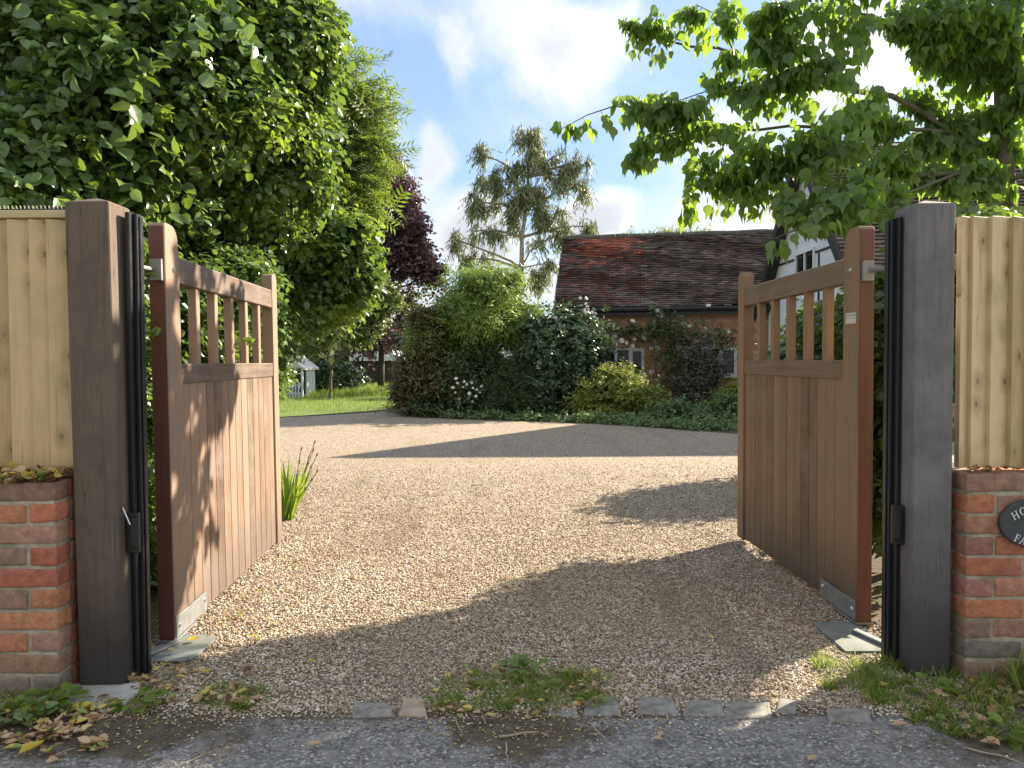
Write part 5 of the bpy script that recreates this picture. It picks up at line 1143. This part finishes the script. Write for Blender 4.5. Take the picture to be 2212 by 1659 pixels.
litter('leaf_litter', 'scatter of dry leaves among the central weeds', lz(patch_pts(940, 1320, 1450, 1548, 170), .012), .02, .05)
litter('leaf_litter', 'dry leaves among the grass at the lower right corner', lz(patch_pts(1820, 2212, 1480, 1640, 150, lambda x, y: y < 1500 + (x - 1800) * .36), .01), .025, .065)
litter('drive_litter', 'tiny leaf fragments scattered over the whole drive', np.stack([rng.uniform(-1.9, 1.9, 900), 3.35 + 7 * rng.random(900) ** 1.5, np.full(900, .012)], 1), .01, .028)
litter('leaf_litter', 'thin scatter of small leaves along the left edge of the drive', lz(patch_pts(440, 640, 1180, 1400, 130), .012), .015, .04)
n = 900; xx = rng.uniform(-2.4, 2.6, n); litter('bark_debris', 'small brown plant debris on the dirty asphalt', np.stack([np.where(rng.random(n) < .5, rng.normal(.04, .25, n), rng.normal(-1.75, .5, n)), 3.26 - rng.exponential(.13, n), np.full(n, .006)], 1), .006, .02)
# low weeds with round leaves, left corner
for lab, (px, py), nn, rr_ in (('leafy green weed in front of the left brick wall', (110, 1530), 60, .16), ('small dark leaved weed by the lower left edge', (40, 1560), 45, .12), ('yellow green weed beside the concrete footing', (300, 1530), 26, .08), ('dock leaves in the central weed patch', (1120, 1462), 24, .10), ('broad leaved weed at the right grass edge', (2010, 1500), 18, .08), ('broad leaved weed at the lower right edge', (2180, 1600), 18, .08)):
    c = gnd(px, py); t = plant('weed', lab, 'weed', (c.x, c.y)); n = nn
    th = rng.uniform(0, 6.28, n); r_w = rr_ * rng.random(n) ** .5; z_w = rng.uniform(.01, .07, n)
    P_ = np.stack([r_w * np.cos(th), r_w * np.sin(th) * .6, z_w], 1); A = np.stack([np.cos(th), np.sin(th), rng.uniform(-.2, .5, n)], 1)
    leaves('foliage', P_, A, UP + rng.normal(scale=.3, size=(n, 3)), rng.uniform(.03, .07, n), 'broad', L_['low'] if n % 2 else L_['bigb'], t)
# single leaves that can be told apart
def one_leaf(label, px, py, size, rot, m, z=.014, tpl='curl', group=None):
    c = gnd(px, py); o = leaves('fallen_leaf', np.array([(0, 0, 0.)]), np.array([(1., 0, .05)]), np.array([(0.1, 0, 1.)]), [size], tpl, m)
    o.location = (c.x, c.y, z); o.rotation_euler = (0, 0, R(rot)); tag(o, label, 'leaf', group or 'fallen leaves')
for a in (('bright yellow leaf lying on the left floor plate', 402, 1395, .075, 20, 'leaf_yellow', .024), ('small pale green leaf on the left floor plate', 372, 1398, .035, 70, 'leaf_tan', .024), ('small orange brown leaf on the left floor plate', 378, 1412, .035, 200, 'leaf_tan', .024),
          ('yellow leaf alone on the gravel right of the left weeds', 663, 1436, .045, 10, 'leaf_yellow'), ('yellow leaf standing at the top of the left weed tuft', 438, 1461, .045, 40, 'leaf_yellow'), ('large tan leaf flat on the asphalt at the lower left', 172, 1618, .10, 5, 'leaf_tan'), ('tan leaf half curled left of the large flat one', 125, 1600, .08, 50, 'leaf_tan'),
          ('tan leaf by itself on the asphalt left of centre', 665, 1620, .06, 12, 'leaf_tan'), ('pair of pale leaves on the asphalt right of centre', 1408, 1603, .05, -30, 'leaf_tan'), ('green tinted leaf beside the pale pair on the asphalt', 1425, 1600, .045, 70, 'leaf_tan'), ('tan leaf at the bottom edge right of centre', 1745, 1652, .05, 30, 'leaf_tan'),
          ('pinkish leaf on the gravel right of centre front', 1940, 1390 + 55, .06, 160, 'leaf_tan'), ('yellow leaf at the lower left corner', 30, 1555, .11, 30, 'leaf_yellow'), ('long yellow leaf below the left brick wall', 150, 1545, .10, 25, 'leaf_yellow'), ('crumpled yellow leaf at the bottom left edge', 40, 1640, .10, 60, 'leaf_yellow'),
          ('orange leaf above the central weeds', 1075, 1452, .045, 100, 'leaf_tan'), ('peach leaf in front of the central weeds', 1125, 1530, .05, 80, 'leaf_tan'), ('tan leaf left end of the central weeds', 985, 1545, .05, 0, 'leaf_tan'), ('yellow leaf on the gravel below the left gate', 540, 1380, .05, 0, 'leaf_yellow'), ('tan leaf on the right verge near the asphalt', 1925, 1575, .07, -5, 'leaf_tan'), ('pale leaf on the asphalt edge below the right verge', 2115, 1610, .06, -40, 'leaf_tan')):
    one_leaf(a[0], a[1], a[2], a[3] * 1.0, a[4], M[a[5]], a[6] if len(a) > 6 else .014)
# twigs
for lab, p0_, p1_, r_t in (('thick pale twig lying across the central dirt patch', (1080, 1597), (1165, 1588), .006), ('long thin twig pointing at the road in the central dirt', (1090, 1610), (1098, 1655), .004), ('pale forked twig right of the central dirt patch', (1270, 1565), (1312, 1612), .004), ('short twig left of the central dirt patch', (985, 1560), (1000, 1600), .003), ('thin twig crossing the lower left dirt', (120, 1640), (165, 1622), .003), ('curved twig on the lower left asphalt edge', (395, 1660), (430, 1640), .003), ('long dry stem at the lower right corner', (2080, 1620), (2212, 1655), .004), ('short pale twig among stones at centre left', (1050, 1570), (1040, 1545), .003)):
    a_, c_ = gnd(*p0_), gnd(*p1_); t = MB(); L = (c_ - a_)
    pts = [a_.lerp(c_, i / 5) - a_ + Vector((rnd.uniform(-.006, .006), rnd.uniform(-.006, .006), .01 + rnd.uniform(0, .008))) for i in range(6)]
    t.tube(pts, [r_t * (1 - .12 * i) for i in range(6)], 6); 
    if 'fork' in lab or 'thick' in lab: t.tube([pts[3], pts[3] + Vector((L.y, -L.x, .02)) * .3], [r_t * .6, r_t * .3], 5)
    o = t.build('twig', M['twig'], None, smooth_=True); o.location = (a_.x, a_.y, 0); tag(o, lab, 'twig', 'fallen twigs')

# ---- granite setts along the threshold
SETTS = [('grey sett at the left end of the row', 765, 852, 1513, 1547, 0), ('tan sandstone sett second from the left', 862, 925, 1508, 1545, 1), ('grey sett half hidden by the central weeds', 1180, 1245, 1510, 1545, 0), ('grey sett just right of the central weeds', 1262, 1342, 1500, 1543, 0), ('grey sett with a sloping top edge', 1372, 1465, 1504, 1542, 0),
         ('grey square sett beside the sloping one', 1478, 1560, 1508, 1545, 0), ('long grey sett right of the square one', 1562, 1664, 1511, 1550, 0), ('narrow grey sett half buried in gravel', 1676, 1722, 1508, 1540, 0), ('dark grey kerb stone at the right end of the row', 1786, 1880, 1528, 1556, 0)]
for lab, a_, c_, t_, b_, k_ in SETTS:
    p = [gnd(a_ + 4, t_, .012), gnd(c_ - 6, t_ + 1, .012), gnd(c_, b_, .012), gnd(a_, b_ - 1, .012)]; ce = sum(p, Vector()) / 4
    b = MB(); loc = [(q.x - ce.x + rnd.uniform(-.014, .014), q.y - ce.y + rnd.uniform(-.012, .012)) for q in p][::-1]; nn_ = 4
    b.prism(loc, -.05, .006 + rnd.uniform(-.003, .003) + .005, 'z'); o = b.build('granite_sett', M['sett_tan'] if k_ else M['sett'], None, bevel=.009, seg=2); o.location = (ce.x, ce.y, 0); tag(o, lab, 'paving sett', 'setts along the threshold')
